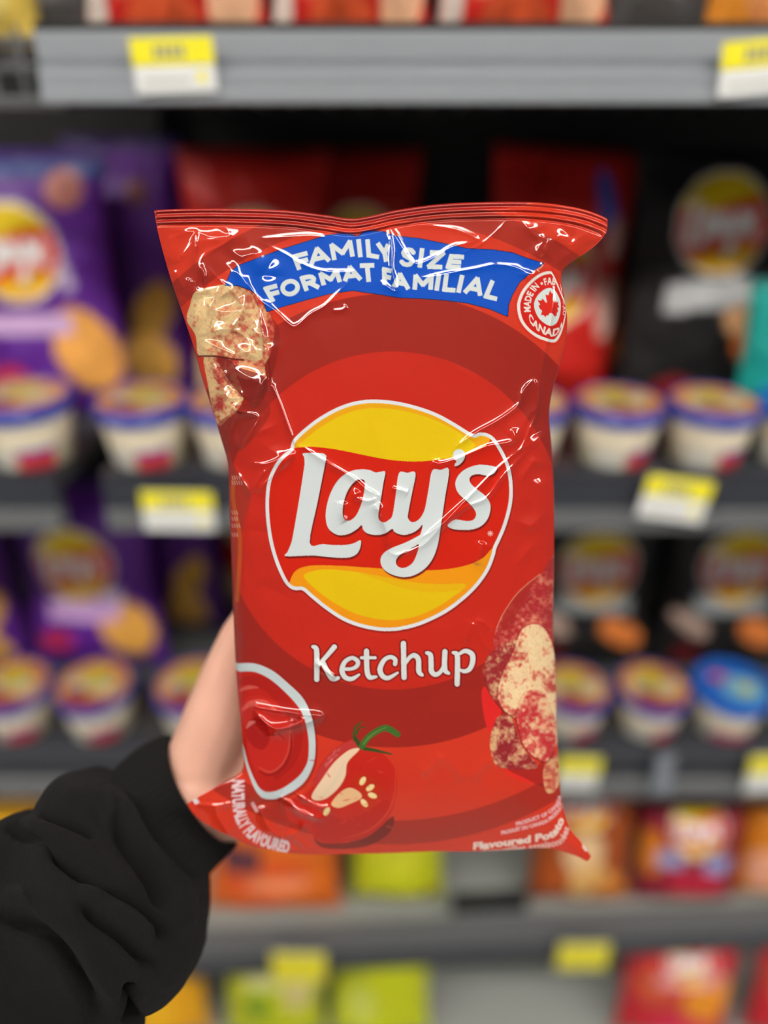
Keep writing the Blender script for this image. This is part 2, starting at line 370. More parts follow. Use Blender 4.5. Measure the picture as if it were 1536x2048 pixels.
p_purple2 = make_paint(PUR, (-.08, .60, .065), [(.55, .27, .36, .17, 20, (232, 170, 80), 'chip_picture'), (.42, .43, .16, .05, 0, (206, 190, 214), 'text_block'), (-.05, .37, .55, .05, 0, (200, 160, 212), 'text_block'), (-.55, .2, .3, .05, 10, (186, 36, 66), 'dip_picture')], seal=(60, 40, 100))
p_purple3 = make_paint((88, 34, 128), None, [(.35, .34, .34, .14, -30, (200, 150, 60), 'chip_picture'), (.3, .80, .2, .05, 0, (120, 70, 70), 'chip_picture'), (.2, .15, .5, .12, 20, (226, 170, 80), 'chip_picture')], seal=(60, 40, 100))
p_red = make_paint(RED, (0, .60, .065), [(-.6, .12, .5, .14, 15, CR, 'chip_picture'), (.55, .12, .4, .16, -20, (222, 150, 110), 'chip_picture')], seal=(140, 20, 20))
p_redw = make_paint(RED, (-.1, .52, .065), [(.55, .80, .13, .14, 20, (60, 90, 190), 'banner'), (.75, .68, .14, .08, 0, (220, 170, 165), 'chip_picture'), (.8, .42, .18, .12, 0, (216, 170, 160), 'chip_picture')], seal=(140, 20, 20))
p_black = make_paint(BLK, (-.02, .745, .065), [(.52, .36, .24, .18, 24, (222, 116, 40), 'chip_picture'), (.32, .42, .16, .08, 30, (232, 176, 126), 'chip_picture'), (-.1, .50, .52, .055, 4, (176, 178, 180), 'text_block'), (-.35, .12, .3, .07, 0, (130, 30, 36), 'dip_picture')], seal=(30, 30, 32))
p_black2 = make_paint(BLK, (0, .585, .066), [(.50, .24, .2, .13, 60, (216, 124, 60), 'chip_picture'), (-.62, .29, .14, .10, 60, (176, 150, 138), 'chip_picture'), (-.0, .40, .62, .045, 0, (150, 155, 158), 'text_block'), (-.55, .10, .2, .08, 0, (120, 22, 34), 'dip_picture')], seal=(30, 30, 32))
p_black3 = make_paint(BLK, None, [(-.1, .33, .26, .16, 0, (190, 100, 30), 'chip_picture'), (.5, .22, .25, .1, 0, (150, 40, 40), 'dip_picture')], seal=(30, 30, 32))
p_orange = make_paint((216, 104, 22), None, [(-.1, .33, .7, .16, 8, (214, 84, 30), 'chip_picture'), (.1, .30, .5, .06, 0, (236, 140, 96), 'chip_picture'), (-.45, .5, .3, .10, 0, (90, 48, 60), 'text_block'), (-.3, .8, .5, .1, 0, (226, 150, 110), 'chip_picture'), (.4, .8, .4, .12, 0, (240, 160, 20), 'chip_picture')], seal=(170, 60, 20))
p_lime = make_paint(LIM, None, [(-.1, .92, .6, .07, -8, (70, 110, 170), 'banner'), (.0, .5, .6, .2, 0, (206, 208, 40), 'chip_picture'), (.0, .1, .8, .06, 0, (150, 110, 60), 'text_block')], seal=(150, 150, 20))
p_lime2 = make_paint((186, 194, 16), None, [(-.15, .72, .36, .10, 0, (226, 226, 150), 'text_block'), (.55, .55, .3, .2, 0, (214, 200, 130), 'chip_picture'), (-.3, .45, .3, .1, 0, (120, 150, 30), 'banner')], seal=(160, 170, 40))
p_lime3 = make_paint((196, 206, 8), None, [(-.4, .45, .3, .2, 0, (206, 212, 90), 'chip_picture'), (.35, .9, .3, .05, 0, (224, 190, 40), 'banner')], seal=(170, 180, 30))
p_brown = make_paint((160, 72, 18), (-.1, .80, .052), [(-.05, .45, .45, .13, 60, CR, 'chip_picture'), (.1, .22, .5, .12, 30, (216, 168, 100), 'chip_picture'), (.55, .15, .4, .1, 0, (206, 120, 20), 'chip_picture'), (-.6, .2, .3, .15, 0, (176, 80, 20), 'dip_picture')], seal=(120, 50, 20))
p_maroon = make_paint(MAR, (.0, .80, .048), [(-.85, .55, .26, .22, 0, (222, 130, 20), 'chip_picture'), (-.5, .52, .26, .07, 0, (150, 160, 210), 'text_block'), (.45, .48, .26, .08, 0, (140, 160, 215), 'text_block'), (.15, .08, .5, .06, 0, (190, 150, 20), 'banner'), (.0, .3, .5, .12, 0, (184, 24, 58), 'banner')], seal=(110, 20, 40))
p_teal = make_paint(TEAL, None, [(.35, .55, .3, .14, 0, (130, 190, 180), 'text_block'), (-.2, .6, .3, .08, 0, (70, 170, 160), 'text_block')], seal=(20, 110, 105))
p_yel = make_paint(YEL, None, [(.1, .8, .3, .10, 0, (240, 200, 90), 'chip_picture'), (-.2, .4, .5, .2, 0, (236, 180, 20), 'banner')], seal=(200, 140, 10))
p_red2 = make_paint((196, 34, 48), (.05, .84, .045), [(.45, .50, .5, .22, 50, (236, 150, 30), 'chip_picture'), (-.5, .62, .35, .2, 20, (206, 84, 50), 'chip_picture'), (.1, .70, .6, .07, 0, (226, 150, 160), 'text_block'), (.0, .25, .5, .08, 0, (210, 40, 80), 'banner')], seal=(150, 24, 40))
p_orange2 = make_paint((216, 128, 24), None, [(-.5, .35, .4, .2, 0, (226, 160, 130), 'chip_picture'), (.3, .6, .5, .2, 0, (228, 150, 40), 'chip_picture')], seal=(180, 90, 20))
p_yeltop = make_paint((226, 196, 90), None, [(0, .2, .6, .14, 0, (236, 216, 130), 'chip_picture')], seal=(200, 170, 60))
p_grey = make_paint((112, 110, 110), None, [(.0, .25, .5, .1, 30, (150, 148, 150), 'text_block'), (-.3, .1, .4, .07, 0, (90, 86, 84), 'banner')], seal=(90, 90, 90))
p_orgtop = make_paint((222, 140, 40), None, [(.0, .12, .5, .08, 0, (232, 150, 90), 'chip_picture')], seal=(180, 100, 20))
p_redtop = make_paint((200, 34, 26), None, [(-.5, .17, .26, .07, 20, (226, 130, 90), 'chip_picture'), (.68, .10, .26, .12, -20, (228, 176, 140), 'chip_picture'), (-.1, .06, .4, .05, 0, (224, 90, 50), 'tomato_picture'), (-.86, .1, .12, .16, 0, (214, 200, 190), 'bowl_picture')], seal=(150, 20, 20))
G = 'snack bags on the shelves'
def deckpt(px, z, Y, up): return Vector(((px-768)/FPX*((Vector((0, Y, z+up))-EYE).dot(FWD)), Y, z))
def bag_on(px, z, Y, *a, **k): return snack_bag(a[0], a[1], a[2], 0, 0, Y, a[3], a[4], a[5], base=deckpt(px, z, Y, 0.03 if z > 1.6 else 0.2 if z > .7 else .07 if z > .3 else .08), group=G, **k)
# top shelf
zt = Z1t+.001
bag_on(-10, zt, .93, 'chip_bag', 'pale yellow bag at the top left corner of the frame', 'bag', .09, .28, p_yeltop, seed=1)
bag_on(100, zt, 1.03, 'chip_bag', 'grey bag on the top left behind the end of the silver rail', 'bag', .12, .28, p_grey, seed=2)
bag_on(350, zt, .885, 'chip_bag', 'red chip bag on the top shelf above the left price tag', 'bag', .186, .33, p_redtop, seed=3)
bag_on(700, zt, .885, 'chip_bag', 'red chip bag in the middle of the top shelf', 'bag', .160, .33, p_redtop, seed=4)
bag_on(1048, zt, .885, 'chip_bag', 'red chip bag on the top shelf, third from the left', 'bag', .176, .33, p_redtop, seed=5)
bag_on(1330, zt, .97, 'chip_bag', 'dark grey bag on the top shelf between red and orange', 'bag', .14, .30, p_grey, seed=6)
bag_on(1530, zt, .90, 'chip_bag', 'orange bag on the top shelf at the right frame edge', 'bag', .12, .30, p_orgtop, seed=7)
# second level
z2 = Z2t+.001
bag_on(55, z2, 1.02, 'chip_bag', 'purple chip bag with round logo at the upper left, behind the dip tubs', 'bag', .235, .345, p_purple, seed=8, tilt=4)
bag_on(262, z2, 1.13, 'chip_bag', 'shaded purple chip bag right of the front upper purple bag', 'bag', .17, .36, p_purple3, seed=9, tilt=4)
bag_on(515, z2, 1.085, 'chip_bag', 'red chip bag in the dark above the left of the held bag', 'bag', .21, .345, p_red, seed=10, tilt=3)
bag_on(718, z2, 1.17, 'chip_bag', 'red chip bag in the dark above the middle of the held bag', 'bag', .19, .345, p_red, seed=11, tilt=3)
bag_on(1100, z2+.008, 1.04, 'chip_bag', 'red chip bag with blue banner just right of the held bag', 'bag', .20, .34, p_redw, seed=12, tilt=4, roll=3)
bag_on(1262, z2, 1.13, 'chip_bag', 'black chip bag in the shade between red bag and front black bag', 'bag', .18, .34, p_black3, seed=13, tilt=4)
bag_on(1425, z2, 1.00, 'chip_bag', 'black chip bag with round logo in the upper row on the right', 'bag', .225, .345, p_black, seed=14, tilt=4)
bag_on(1640, z2, .932, 'chip_bag', 'teal bag cut off at the right frame edge above the dip tubs', 'bag', .16, .20, p_teal, seed=15, tilt=3, thick=.035)
# third level
z3 = Z3t+.001
bag_on(-62, z3, .99, 'chip_bag', 'purple bag with orange chips at the left frame edge, lower row', 'bag', .125, .33, p_purple3, seed=16, tilt=3)
bag_on(168, z3, .99, 'chip_bag', 'purple chip bag with round logo behind the lower left dip tubs', 'bag', .22, .335, p_purple2, seed=17, tilt=3)
bag_on(345, z3, 1.10, 'chip_bag', 'shaded purple chip bag between the lower purple bag and the wrist', 'bag', .15, .33, p_purple3, seed=18, tilt=3)
bag_on(500, z3, 1.18, 'chip_bag', 'dim red bag behind the left edge of the held bag, lower row', 'bag', .13, .33, p_red, seed=19, tilt=3)
bag_on(1190, z3, .99, 'chip_bag', 'black chip bag with round logo right beside the held bag, lower row', 'bag', .21, .335, p_black2, seed=20, tilt=3)
bag_on(1472, z3, .99, 'chip_bag', 'black chip bag with round logo at the right frame edge, lower row', 'bag', .215, .335, p_black2, seed=21, tilt=3)
# fourth level
z4 = Z4t+.001
bag_on(30, z4, .90, 'snack_bag', 'yellow bag peeking over the black sleeve at the left edge', 'bag', .22, .30, p_yel, seed=22)
bag_on(545, z4, .848, 'snack_bag', 'orange snack bag below the bottom left of the held bag', 'bag', .235, .24, p_orange, seed=23, tilt=14)
bag_on(795, z4, .868, 'snack_bag', 'lime yellow snack bag below the middle of the held bag', 'bag', .165, .25, p_lime, seed=24, tilt=10)
bag_on(1162, z4, .866, 'snack_bag', 'brown and orange chip bag on the low shelf below the right of the held bag', 'bag', .18, .27, p_brown, seed=25, tilt=10)
bag_on(1378, z4, .868, 'snack_bag', 'maroon snack bag with small logo on the low shelf', 'bag', .185, .20, p_maroon, seed=26, tilt=10)
bag_on(1550, z4, .88, 'snack_bag', 'orange bag at the right frame edge on the low shelf', 'bag', .13, .20, p_orange2, seed=27, tilt=10)
bag_on(1490, z4, 1.02, 'snack_bag', 'teal bag behind the maroon bag on the low shelf', 'bag', .20, .31, p_teal, seed=28, tilt=4)
bag_on(1290, z4, 1.02, 'snack_bag', 'dark orange bag behind the brown and maroon bags', 'bag', .17, .28, make_paint((150, 66, 20), None, [], seal=(100, 40, 20)), seed=33, tilt=4)
# base level
bag_on(330, ZB+.001, .83, 'snack_bag', 'bright yellow bag at the bottom beside the sleeve', 'bag', .16, .235, p_yel, seed=29, tilt=8)
bag_on(548, ZB+.001, .83, 'snack_bag', 'lime green bag with pale patch at the bottom', 'bag', .19, .235, p_lime2, seed=30, tilt=8)
bag_on(762, ZB+.001, .83, 'snack_bag', 'lime green bag at the bottom, right of the one with a pale patch', 'bag', .19, .235, p_lime3, seed=31, tilt=8)
bag_on(1352, ZB+.001, .83, 'snack_bag', 'red chip bag with small logo at the bottom right', 'bag', .22, .235, p_red2, seed=32, tilt=8)
bag_on(1592, ZB+.001, .83, 'snack_bag', 'red bag cut off at the bottom right corner', 'bag', .17, .235, p_red2, seed=34, tilt=8)
# ------------------------------------------------------------------ the held chip bag
D0 = 0.425
X0, Y0, X1, Y1, SS = 290, 385, 1240, 1740, 2
CW, CHh = (X1-X0)*SS, (Y1-Y0)*SS
art = np.zeros((CHh, CW, 3), np.float32); idm = np.zeros((CHh, CW), np.uint8)
gy, gx = np.mgrid[0:CHh, 0:CW].astype(np.float32); gx = gx/SS+X0; gy = gy/SS+Y0
def cA(p): return [(300+x/3.2, 390+y/3.2) for x, y in p]
def cB(p): return [(760+x/3.2, 390+y/3.2) for x, y in p]
def cC(p): return [(500+x/2.743, 780+y/2.743) for x, y in p]
def cD(p): return [(360+x/3.339, 1240+y/3.339) for x, y in p]
def cE(p): return [(800+x/3.357, 1120+y/3.357) for x, y in p]
def cG(p): return [(500+x/5.486, 460+y/5.486) for x, y in p]
def cH(p): return [(760+x/5.486, 460+y/5.486) for x, y in p]
def cK(p): return [(610+x/4.267, 1270+y/4.267) for x, y in p]
def cS(p): return [(1010+x/7.314, 500+y/7.314) for x, y in p]
def cF(p): return [(370+x/5.689, 1530+y/5.689) for x, y in p]
def poly_mask(pts, smooth=0):
    P = catmull(pts, smooth, True) if smooth else np.asarray(pts, float)
    xs = (P[:, 0]-X0)*SS; ys = (P[:, 1]-Y0)*SS
    a = max(int(xs.min())-2, 0); b = min(int(xs.max())+3, CW); c = max(int(ys.min())-2, 0); d = min(int(ys.max())+3, CHh)
    if b <= a or d <= c: return None
    m = np.zeros((d-c, b-a), np.float32); xi = np.arange(a, b)
    x2, y2 = np.roll(xs, -1), np.roll(ys, -1)
    for r in range(c, d):
        for sub in (.25, .75):
            y = r+sub-.5; hit = (ys <= y) != (y2 <= y)
            if not hit.any(): continue
            cr = np.sort(xs[hit]+(y-ys[hit])/(y2[hit]-ys[hit])*(x2[hit]-xs[hit]))
            for k in range(0, len(cr)-1, 2):
                m[r-c] += .5*np.clip(np.minimum(xi+.5, cr[k+1])-np.maximum(xi-.5, cr[k]), 0, 1)
    return m, (slice(c, d), slice(a, b))
def stroke_mask(pts, wd, smooth=0, cap='round'):
    P = catmull(pts, smooth) if smooth else np.asarray(pts, float)
    wd = np.interp(np.linspace(0, 1, len(P)), np.linspace(0, 1, len(wd)), wd) if np.ndim(wd) else np.full(len(P), wd)
    mx = wd.max()+2; a = max(int((P[:, 0].min()-mx-X0)*SS), 0); b = min(int((P[:, 0].max()+mx-X0)*SS)+2, CW)
    c = max(int((P[:, 1].min()-mx-Y0)*SS), 0); d = min(int((P[:, 1].max()+mx-Y0)*SS)+2, CHh)
    if b <= a or d <= c: return None
    m = np.zeros((d-c, b-a), np.float32); X = gx[c:d, a:b]; Y = gy[c:d, a:b]
    for (x0, y0), (x1, y1), w0, w1 in zip(P[:-1], P[1:], wd[:-1], wd[1:]):
        ex, ey = x1-x0, y1-y0; L = math.hypot(ex, ey)+1e-6; k = max(w0, w1)+2
        i0 = max(int((min(x0, x1)-k-X0)*SS)-a, 0); i1 = max(int((max(x0, x1)+k-X0)*SS)-a+2, 0); j0 = max(int((min(y0, y1)-k-Y0)*SS)-c, 0); j1 = max(int((max(y0, y1)+k-Y0)*SS)-c+2, 0)
        x = X[j0:j1, i0:i1]; y = Y[j0:j1, i0:i1]
        if x.size == 0: continue
        t = ((x-x0)*ex+(y-y0)*ey)/(L*L)
        if cap == 'butt':
            dd = np.abs((x-x0)*ey-(y-y0)*ex)/L; o = np.maximum(-t, t-1)*L
            v = np.clip((w0/2-dd)*SS+.5, 0, 1)*np.clip(-o*SS+.5, 0, 1)
        else:
            t = np.clip(t, 0, 1); dd = np.hypot(x-x0-t*ex, y-y0-t*ey); v = np.clip((w0+(w1-w0)*t)/2*SS-dd*SS+.5, 0, 1)
        m[j0:j1, i0:i1] = np.maximum(m[j0:j1, i0:i1], v)
    return m, (slice(c, d), slice(a, b))
def put(ms, col, alpha=1.0, pid=None):
    if ms is None: return
    m, s = ms; k = (m*alpha)[..., None]
    cc = np.asarray(col, np.float32)
    art[s] = art[s]*(1-k)+cc*k
    if pid is not None: idm[s][m > .5] = pid
def ell(cx, cy, rx, ry, ang=0, n=48):
    t = np.linspace(0, 2*np.pi, n, endpoint=False); a = math.radians(ang); x = rx*np.cos(t); y = ry*np.sin(t)
    return np.stack([cx+x*math.cos(a)-y*math.sin(a), cy+x*math.sin(a)+y*math.cos(a)], -1)
rtom = random.Random(21)
NAMES = ['front_film']; PARENT = [None]
def newid(name, parent=None): NAMES.append(name); PARENT.append(parent); return len(NAMES)-1
# background rings
rr = np.hypot(gx-785, gy-1041)
def band(r0, soft=1.0): return np.clip((rr-r0)/soft+.5, 0, 1)[..., None]
BR = np.array((206, 42, 25), np.float32); DK = np.array((166, 38, 27), np.float32); BR2 = np.array((220, 58, 34), np.float32); DK2 = np.array((176, 46, 32), np.float32)
art[:] = BR
for r0, c in ((338, DK), (454, BR2), (600, DK2), (648, BR2)):
    b = band(r0); art[:] = art*(1-b)+c*b
n1 = fbm((CHh//2, CW//2), 7, RNG, 3); n1 = np.repeat(np.repeat(n1, 2, 0), 2, 1)[:CHh, :CW].astype(np.float32)
n2 = fbm((CHh//2, CW//2), 30, RNG, 5); n2 = np.repeat(np.repeat(n2, 2, 0), 2, 1)[:CHh, :CW].astype(np.float32)
n3 = RNG.random((CHh//2, CW//2)); n3 = np.repeat(np.repeat(n3, 2, 0), 2, 1)[:CHh, :CW].astype(np.float32)
# side film on the left below the fold
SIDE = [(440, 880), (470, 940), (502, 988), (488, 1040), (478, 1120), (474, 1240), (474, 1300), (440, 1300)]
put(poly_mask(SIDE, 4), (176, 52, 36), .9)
put(stroke_mask([(468, 955), (466, 1000), (480, 1080), (474, 1200)], 8, 4), (206, 110, 30), .6)
for k, (yy, n) in enumerate(((952, 4), (962, 5), (1022, 3), (1034, 3), (1048, 4), (1066, 3))):
    for j in range(n): put(stroke_mask([(464+j*4.6, yy), (466+j*4.6, yy+7)], 1.6), (225, 190, 185), .8)
# ---- chips, upper left
def chip(pts, cream, crim, thr, pid, spread=.22):
    ms = poly_mask(pts, 4)
    if ms is None: return
    m, s = ms; a = np.clip((n2[s]*.55+n1[s]*.45-thr)/spread+.5, 0, 1)[..., None]; sp = ((n3[s] > .93)*.25*n1[s])[..., None]
    c = (np.array(cream, np.float32)*1.14*(1-a)+np.array(crim, np.float32)*a)*(1-sp)*(.9+.25*n1[s])[..., None]
    art[s] = art[s]*(1-m[..., None])+c*m[..., None]; idm[s][m > .5] = pid
CHIP = newid('chip_picture')
put(poly_mask(cA([(740, 800), (830, 860), (800, 1100), (760, 1200), (700, 1100)]), 4), (130, 34, 24), .5)
chip(cA([(560, 600), (640, 610), (700, 680), (765, 760), (797, 850), (790, 920), (770, 1020), (735, 1090), (740, 1180), (660, 1185), (560, 1160), (530, 1060)]), (206, 150, 108), (176, 52, 44), .52, CHIP)
chip(cA([(345, 1040), (430, 1036), (520, 1050), (560, 1170), (600, 1285), (560, 1380), (500, 1430), (440, 1478), (400, 1370), (368, 1200)]), (206, 172, 124), (176, 58, 50), .54, CHIP)
put(poly_mask(cA([(430, 1045), (520, 1060), (560, 1100), (740, 1170), (735, 1290), (690, 1350), (600, 1300), (500, 1180)]), 4), (128, 34, 28), .75)
chip(cA([(285, 625), (360, 595), (480, 572), (560, 585), (640, 625), (690, 720), (715, 860), (720, 1000), (700, 1060), (600, 1050), (520, 1043), (420, 1028), (312, 1030), (292, 900), (235, 800), (258, 700)]), (206, 176, 128), (186, 88, 66), .60, CHIP)
put(stroke_mask(cA([(312, 1032), (420, 1032), (520, 1048), (600, 1056)]), 3.5, 4), (90, 30, 22), .8)
put(poly_mask(cA([(430, 1480), (520, 1400), (700, 1300), (770, 1400), (600, 1620), (480, 1640)]), 4), (150, 42, 30), .6)
# ---- chips, right
CHIP2 = newid('chip_picture')
put(poly_mask(cE([(548, 880), (600, 860), (680, 1000), (640, 1240), (620, 1200), (570, 1080)]), 4), (232, 40, 36))
put(poly_mask(cE([(700, 1400), (960, 1380), (960, 1500), (800, 1480)]), 4), (236, 44, 34))
put(poly_mask(cE([(720, 1400), (900, 1400), (960, 1350), (980, 1520), (830, 1460)]), 4), (140, 34, 26), .6)
chip(cE([(985, 1360), (1075, 1300), (1080, 1460), (1040, 1550), (985, 1560), (960, 1450)]), (206, 160, 116), (176, 50, 46), .5, CHIP2)
chip(cE([(640, 480), (690, 370), (770, 245), (850, 165), (950, 90), (1050, -20), (1060, 500), (1000, 560), (800, 640), (640, 600)]), (212, 132, 104), (176, 44, 46), .42, CHIP2, .26)
put(poly_mask(cE([(690, 370), (770, 245), (850, 165), (930, 110), (850, 230), (800, 340), (700, 480)]), 4), (176, 42, 34), .75)
put(stroke_mask(cE([(650, 455), (690, 365), (770, 245), (850, 165), (940, 95)]), 1.6, 4), (236, 176, 140), .8)
chip(cE([(660, 1050), (750, 1060), (820, 1250), (920, 1370), (900, 1400), (740, 1405), (640, 1370), (605, 1250), (615, 1150)]), (206, 168, 122), (150, 38, 44), .46, CHIP2)
chip(cE([(565, 700), (620, 610), (720, 560), (840, 560), (830, 900), (770, 1060), (680, 1000), (590, 880), (560, 780)]), (204, 166, 122), (158, 44, 46), .48, CHIP2)
chip(cE([(870, 435), (940, 440), (995, 500), (1040, 640), (1060, 850), (1058, 1100), (1050, 1250), (980, 1000), (830, 900), (760, 1040), (680, 980), (660, 880), (700, 740), (770, 600), (810, 480)]), (222, 192, 150), (190, 66, 56), .58, CHIP2)
chip(cE([(790, 960), (850, 880), (960, 880), (1020, 1000), (1050, 1120), (1035, 1280), (985, 1355), (900, 1320), (830, 1250), (790, 1120)]), (220, 180, 140), (196, 50, 54), .50, CHIP2)
put(stroke_mask(cE([(775, 1060), (800, 1160), (830, 1250), (900, 1325), (985, 1358), (1035, 1285)]), 2.5, 4), (110, 26, 26), .7)
put(stroke_mask(cE([(565, 790), (600, 890), (680, 1000), (765, 1062)]), 2.5, 4), (110, 26, 26), .6)
# ---- ketchup bowl
BOWL = newid('bowl_picture')
bo = [(350, 290), (385, 290), (500, 291), (620, 340), (730, 430), (820, 520), (870, 620), (895, 720), (905, 840), (892, 960), (840, 1070), (760, 1140), (660, 1188), (600, 1197), (540, 1180), (490, 1110), (440, 970), (405, 830), (350, 800)]
bi = [(340, 352), (400, 345), (500, 348), (600, 395), (710, 490), (790, 580), (830, 660), (855, 770), (860, 860), (850, 950), (805, 1030), (730, 1095), (660, 1135), (590, 1150), (540, 1130), (500, 1070), (455, 960), (415, 820), (340, 780)]
put(poly_mask(cD([(x+16, y+16) for x, y in bo]), 5), (120, 26, 20), .4)
put(poly_mask(cD(bo), 5), (206, 218, 222), 1, BOWL)
KET = newid('ketchup_picture', BOWL)
put(poly_mask(cD(bi), 5), (196, 34, 22), 1, KET)
put(stroke_mask(cD([(395, 420), (480, 400), (590, 440), (690, 540), (770, 680), (790, 820), (740, 960), (640, 1050)]), [10, 22, 26, 20, 14, 10], 5), (168, 24, 18), .55)
put(poly_mask(cD([(410, 560), (470, 510), (560, 510), (660, 570), (730, 680), (745, 800), (720, 920), (650, 1010), (590, 1035), (520, 1010), (470, 930), (430, 800), (405, 700)]), 5), (206, 40, 30), 1)
put(stroke_mask(cD([(740, 760), (740, 870), (690, 980), (600, 1035), (530, 1010)]), [3, 6, 6, 3], 5), (150, 20, 18), .8)
put(stroke_mask(cD([(735, 740), (722, 880), (670, 975), (600, 1015), (530, 985)]), [2, 4, 5, 3], 5), (226, 84, 70), .7)
put(poly_mask(cD([(440, 700), (500, 650), (570, 690), (600, 790), (560, 860), (500, 850), (450, 790)]), 5), (172, 22, 20), .8)
put(stroke_mask(cD([(420, 600), (470, 560), (560, 550), (640, 600)]), [4, 12, 10, 3], 5), (232, 120, 110), .6)
put(stroke_mask(cD([(400, 470), (460, 450), (520, 450)]), [4, 8, 3], 4), (232, 130, 120), .6)
put(stroke_mask(cD([(445, 720), (470, 690), (500, 680)]), [3, 9, 3], 4), (236, 150, 140), .7)
# ---- tomato
TOM = newid('tomato_picture')
put(poly_mask(cD([(900, 1440), (1050, 1490), (1250, 1450), (1420, 1310), (1400, 1420), (1250, 1510), (1050, 1530), (930, 1510)]), 5), (110, 30, 22), .75)
put(poly_mask(cD([(1165, 797), (1060, 840), (970, 920), (910, 1010), (872, 1130), (780, 1180), (705, 1230), (710, 1300), (740, 1345), (800, 1370), (860, 1410), (930, 1482), (1050, 1490), (1200, 1460), (1330, 1390), (1410, 1290), (1447, 1160), (1446, 1040), (1410, 950), (1340, 885), (1250, 860)]), 5), (206, 38, 24), 1, TOM)
put(poly_mask(cD([(1165, 800), (1060, 845), (975, 925), (915, 1015), (885, 1110), (930, 1080), (1010, 960), (1110, 870), (1190, 850)]), 4), (196, 62, 62), .8)
put(poly_mask(cD([(1200, 862), (1130, 868), (1030, 950), (950, 1060), (880, 1170), (905, 1205), (980, 1190), (1060, 1120), (1105, 1040), (1120, 950)]), 5), (250, 224, 190), .95)
put(poly_mask(cD([(1010, 1230), (1060, 1160), (1130, 1120), (1200, 1150), (1210, 1190), (1130, 1230), (1060, 1255)]), 5), (250, 214, 160), .9)
put(poly_mask(cD([(1150, 1080), (1230, 1030), (1330, 1080), (1340, 1200), (1250, 1270), (1180, 1240), (1220, 1160)]), 5), (196, 48, 14), .7)
put(poly_mask(cD([(880, 1400), (960, 1300), (1100, 1330), (1230, 1290), (1380, 1200), (1400, 1290), (1320, 1385), (1190, 1450), (1050, 1478), (940, 1470)]), 5), (190, 30, 20), .6)
for x, y, a in ((1220, 1075, -60), (1270, 1120, -35), (1285, 1172, 20), (1230, 1222, 50), (980, 1278, -60)):
    put(poly_mask(ell(*cD([(x, y)])[0], 9.5, 5.5, a)), (255, 226, 160)); put(poly_mask(ell(*cD([(x-5, y-6)])[0], 4, 2.2, a)), (250, 236, 190), .7)
for k in range(26):
    a = rtom.uniform(-.5, 1.2); x = 1010+rtom.uniform(-150, 380); y = 1100+rtom.uniform(-200, 330)
    if x < 1000 and y > 1250: continue
    put(stroke_mask(cD([(x, y), (x+rtom.uniform(20, 60), y+rtom.uniform(-30, 30))]), [1, rtom.uniform(2, 5), 1], 4), rtom.choice([(226, 70, 40), (184, 26, 18), (236, 110, 70)]), .35)
for k in range(12): put(poly_mask(ell(*cD([(960+k*9+rtom.uniform(-20, 20), 1010-k*14+rtom.uniform(-25, 25))])[0], 5, 2, -50)), (236, 150, 150), .35)
put(stroke_mask(cD([(1440, 1010), (1430, 1180), (1370, 1310), (1250, 1410), (1080, 1460)]), [1.5, 4, 5, 4, 1], 5), (232, 84, 56), .5)
put(stroke_mask(cD([(950, 1180), (1010, 1110), (1070, 1020), (1100, 940)]), [2, 8, 8, 2], 4), (232, 214, 186), .6)
STEM = newid('stem_picture', TOM)
put(stroke_mask(cD([(1165, 800), (1162, 750), (1180, 705), (1225, 680)]), [5.5, 5, 4, 1.2], 4), (60, 92, 36), 1, STEM)
put(stroke_mask(cD([(1180, 760), (1200, 720), (1248, 718)]), [5, 3.5, 1.2], 4), (58, 84, 34), 1, STEM)
put(stroke_mask(cD([(1170, 790), (1215, 850), (1300, 870), (1415, 896)]), [8, 9, 6.5, 2.5], 4), (60, 80, 32), 1, STEM)
put(stroke_mask(cD([(1215, 845), (1250, 790), (1310, 745), (1380, 722), (1455, 765)]), [12, 12, 12, 13, 11], 5), (66, 112, 42), 1, STEM)
put(stroke_mask(cD([(1225, 830), (1260, 785), (1315, 745), (1380, 715)]), [3, 4, 3, 2], 5), (120, 160, 70), .6)
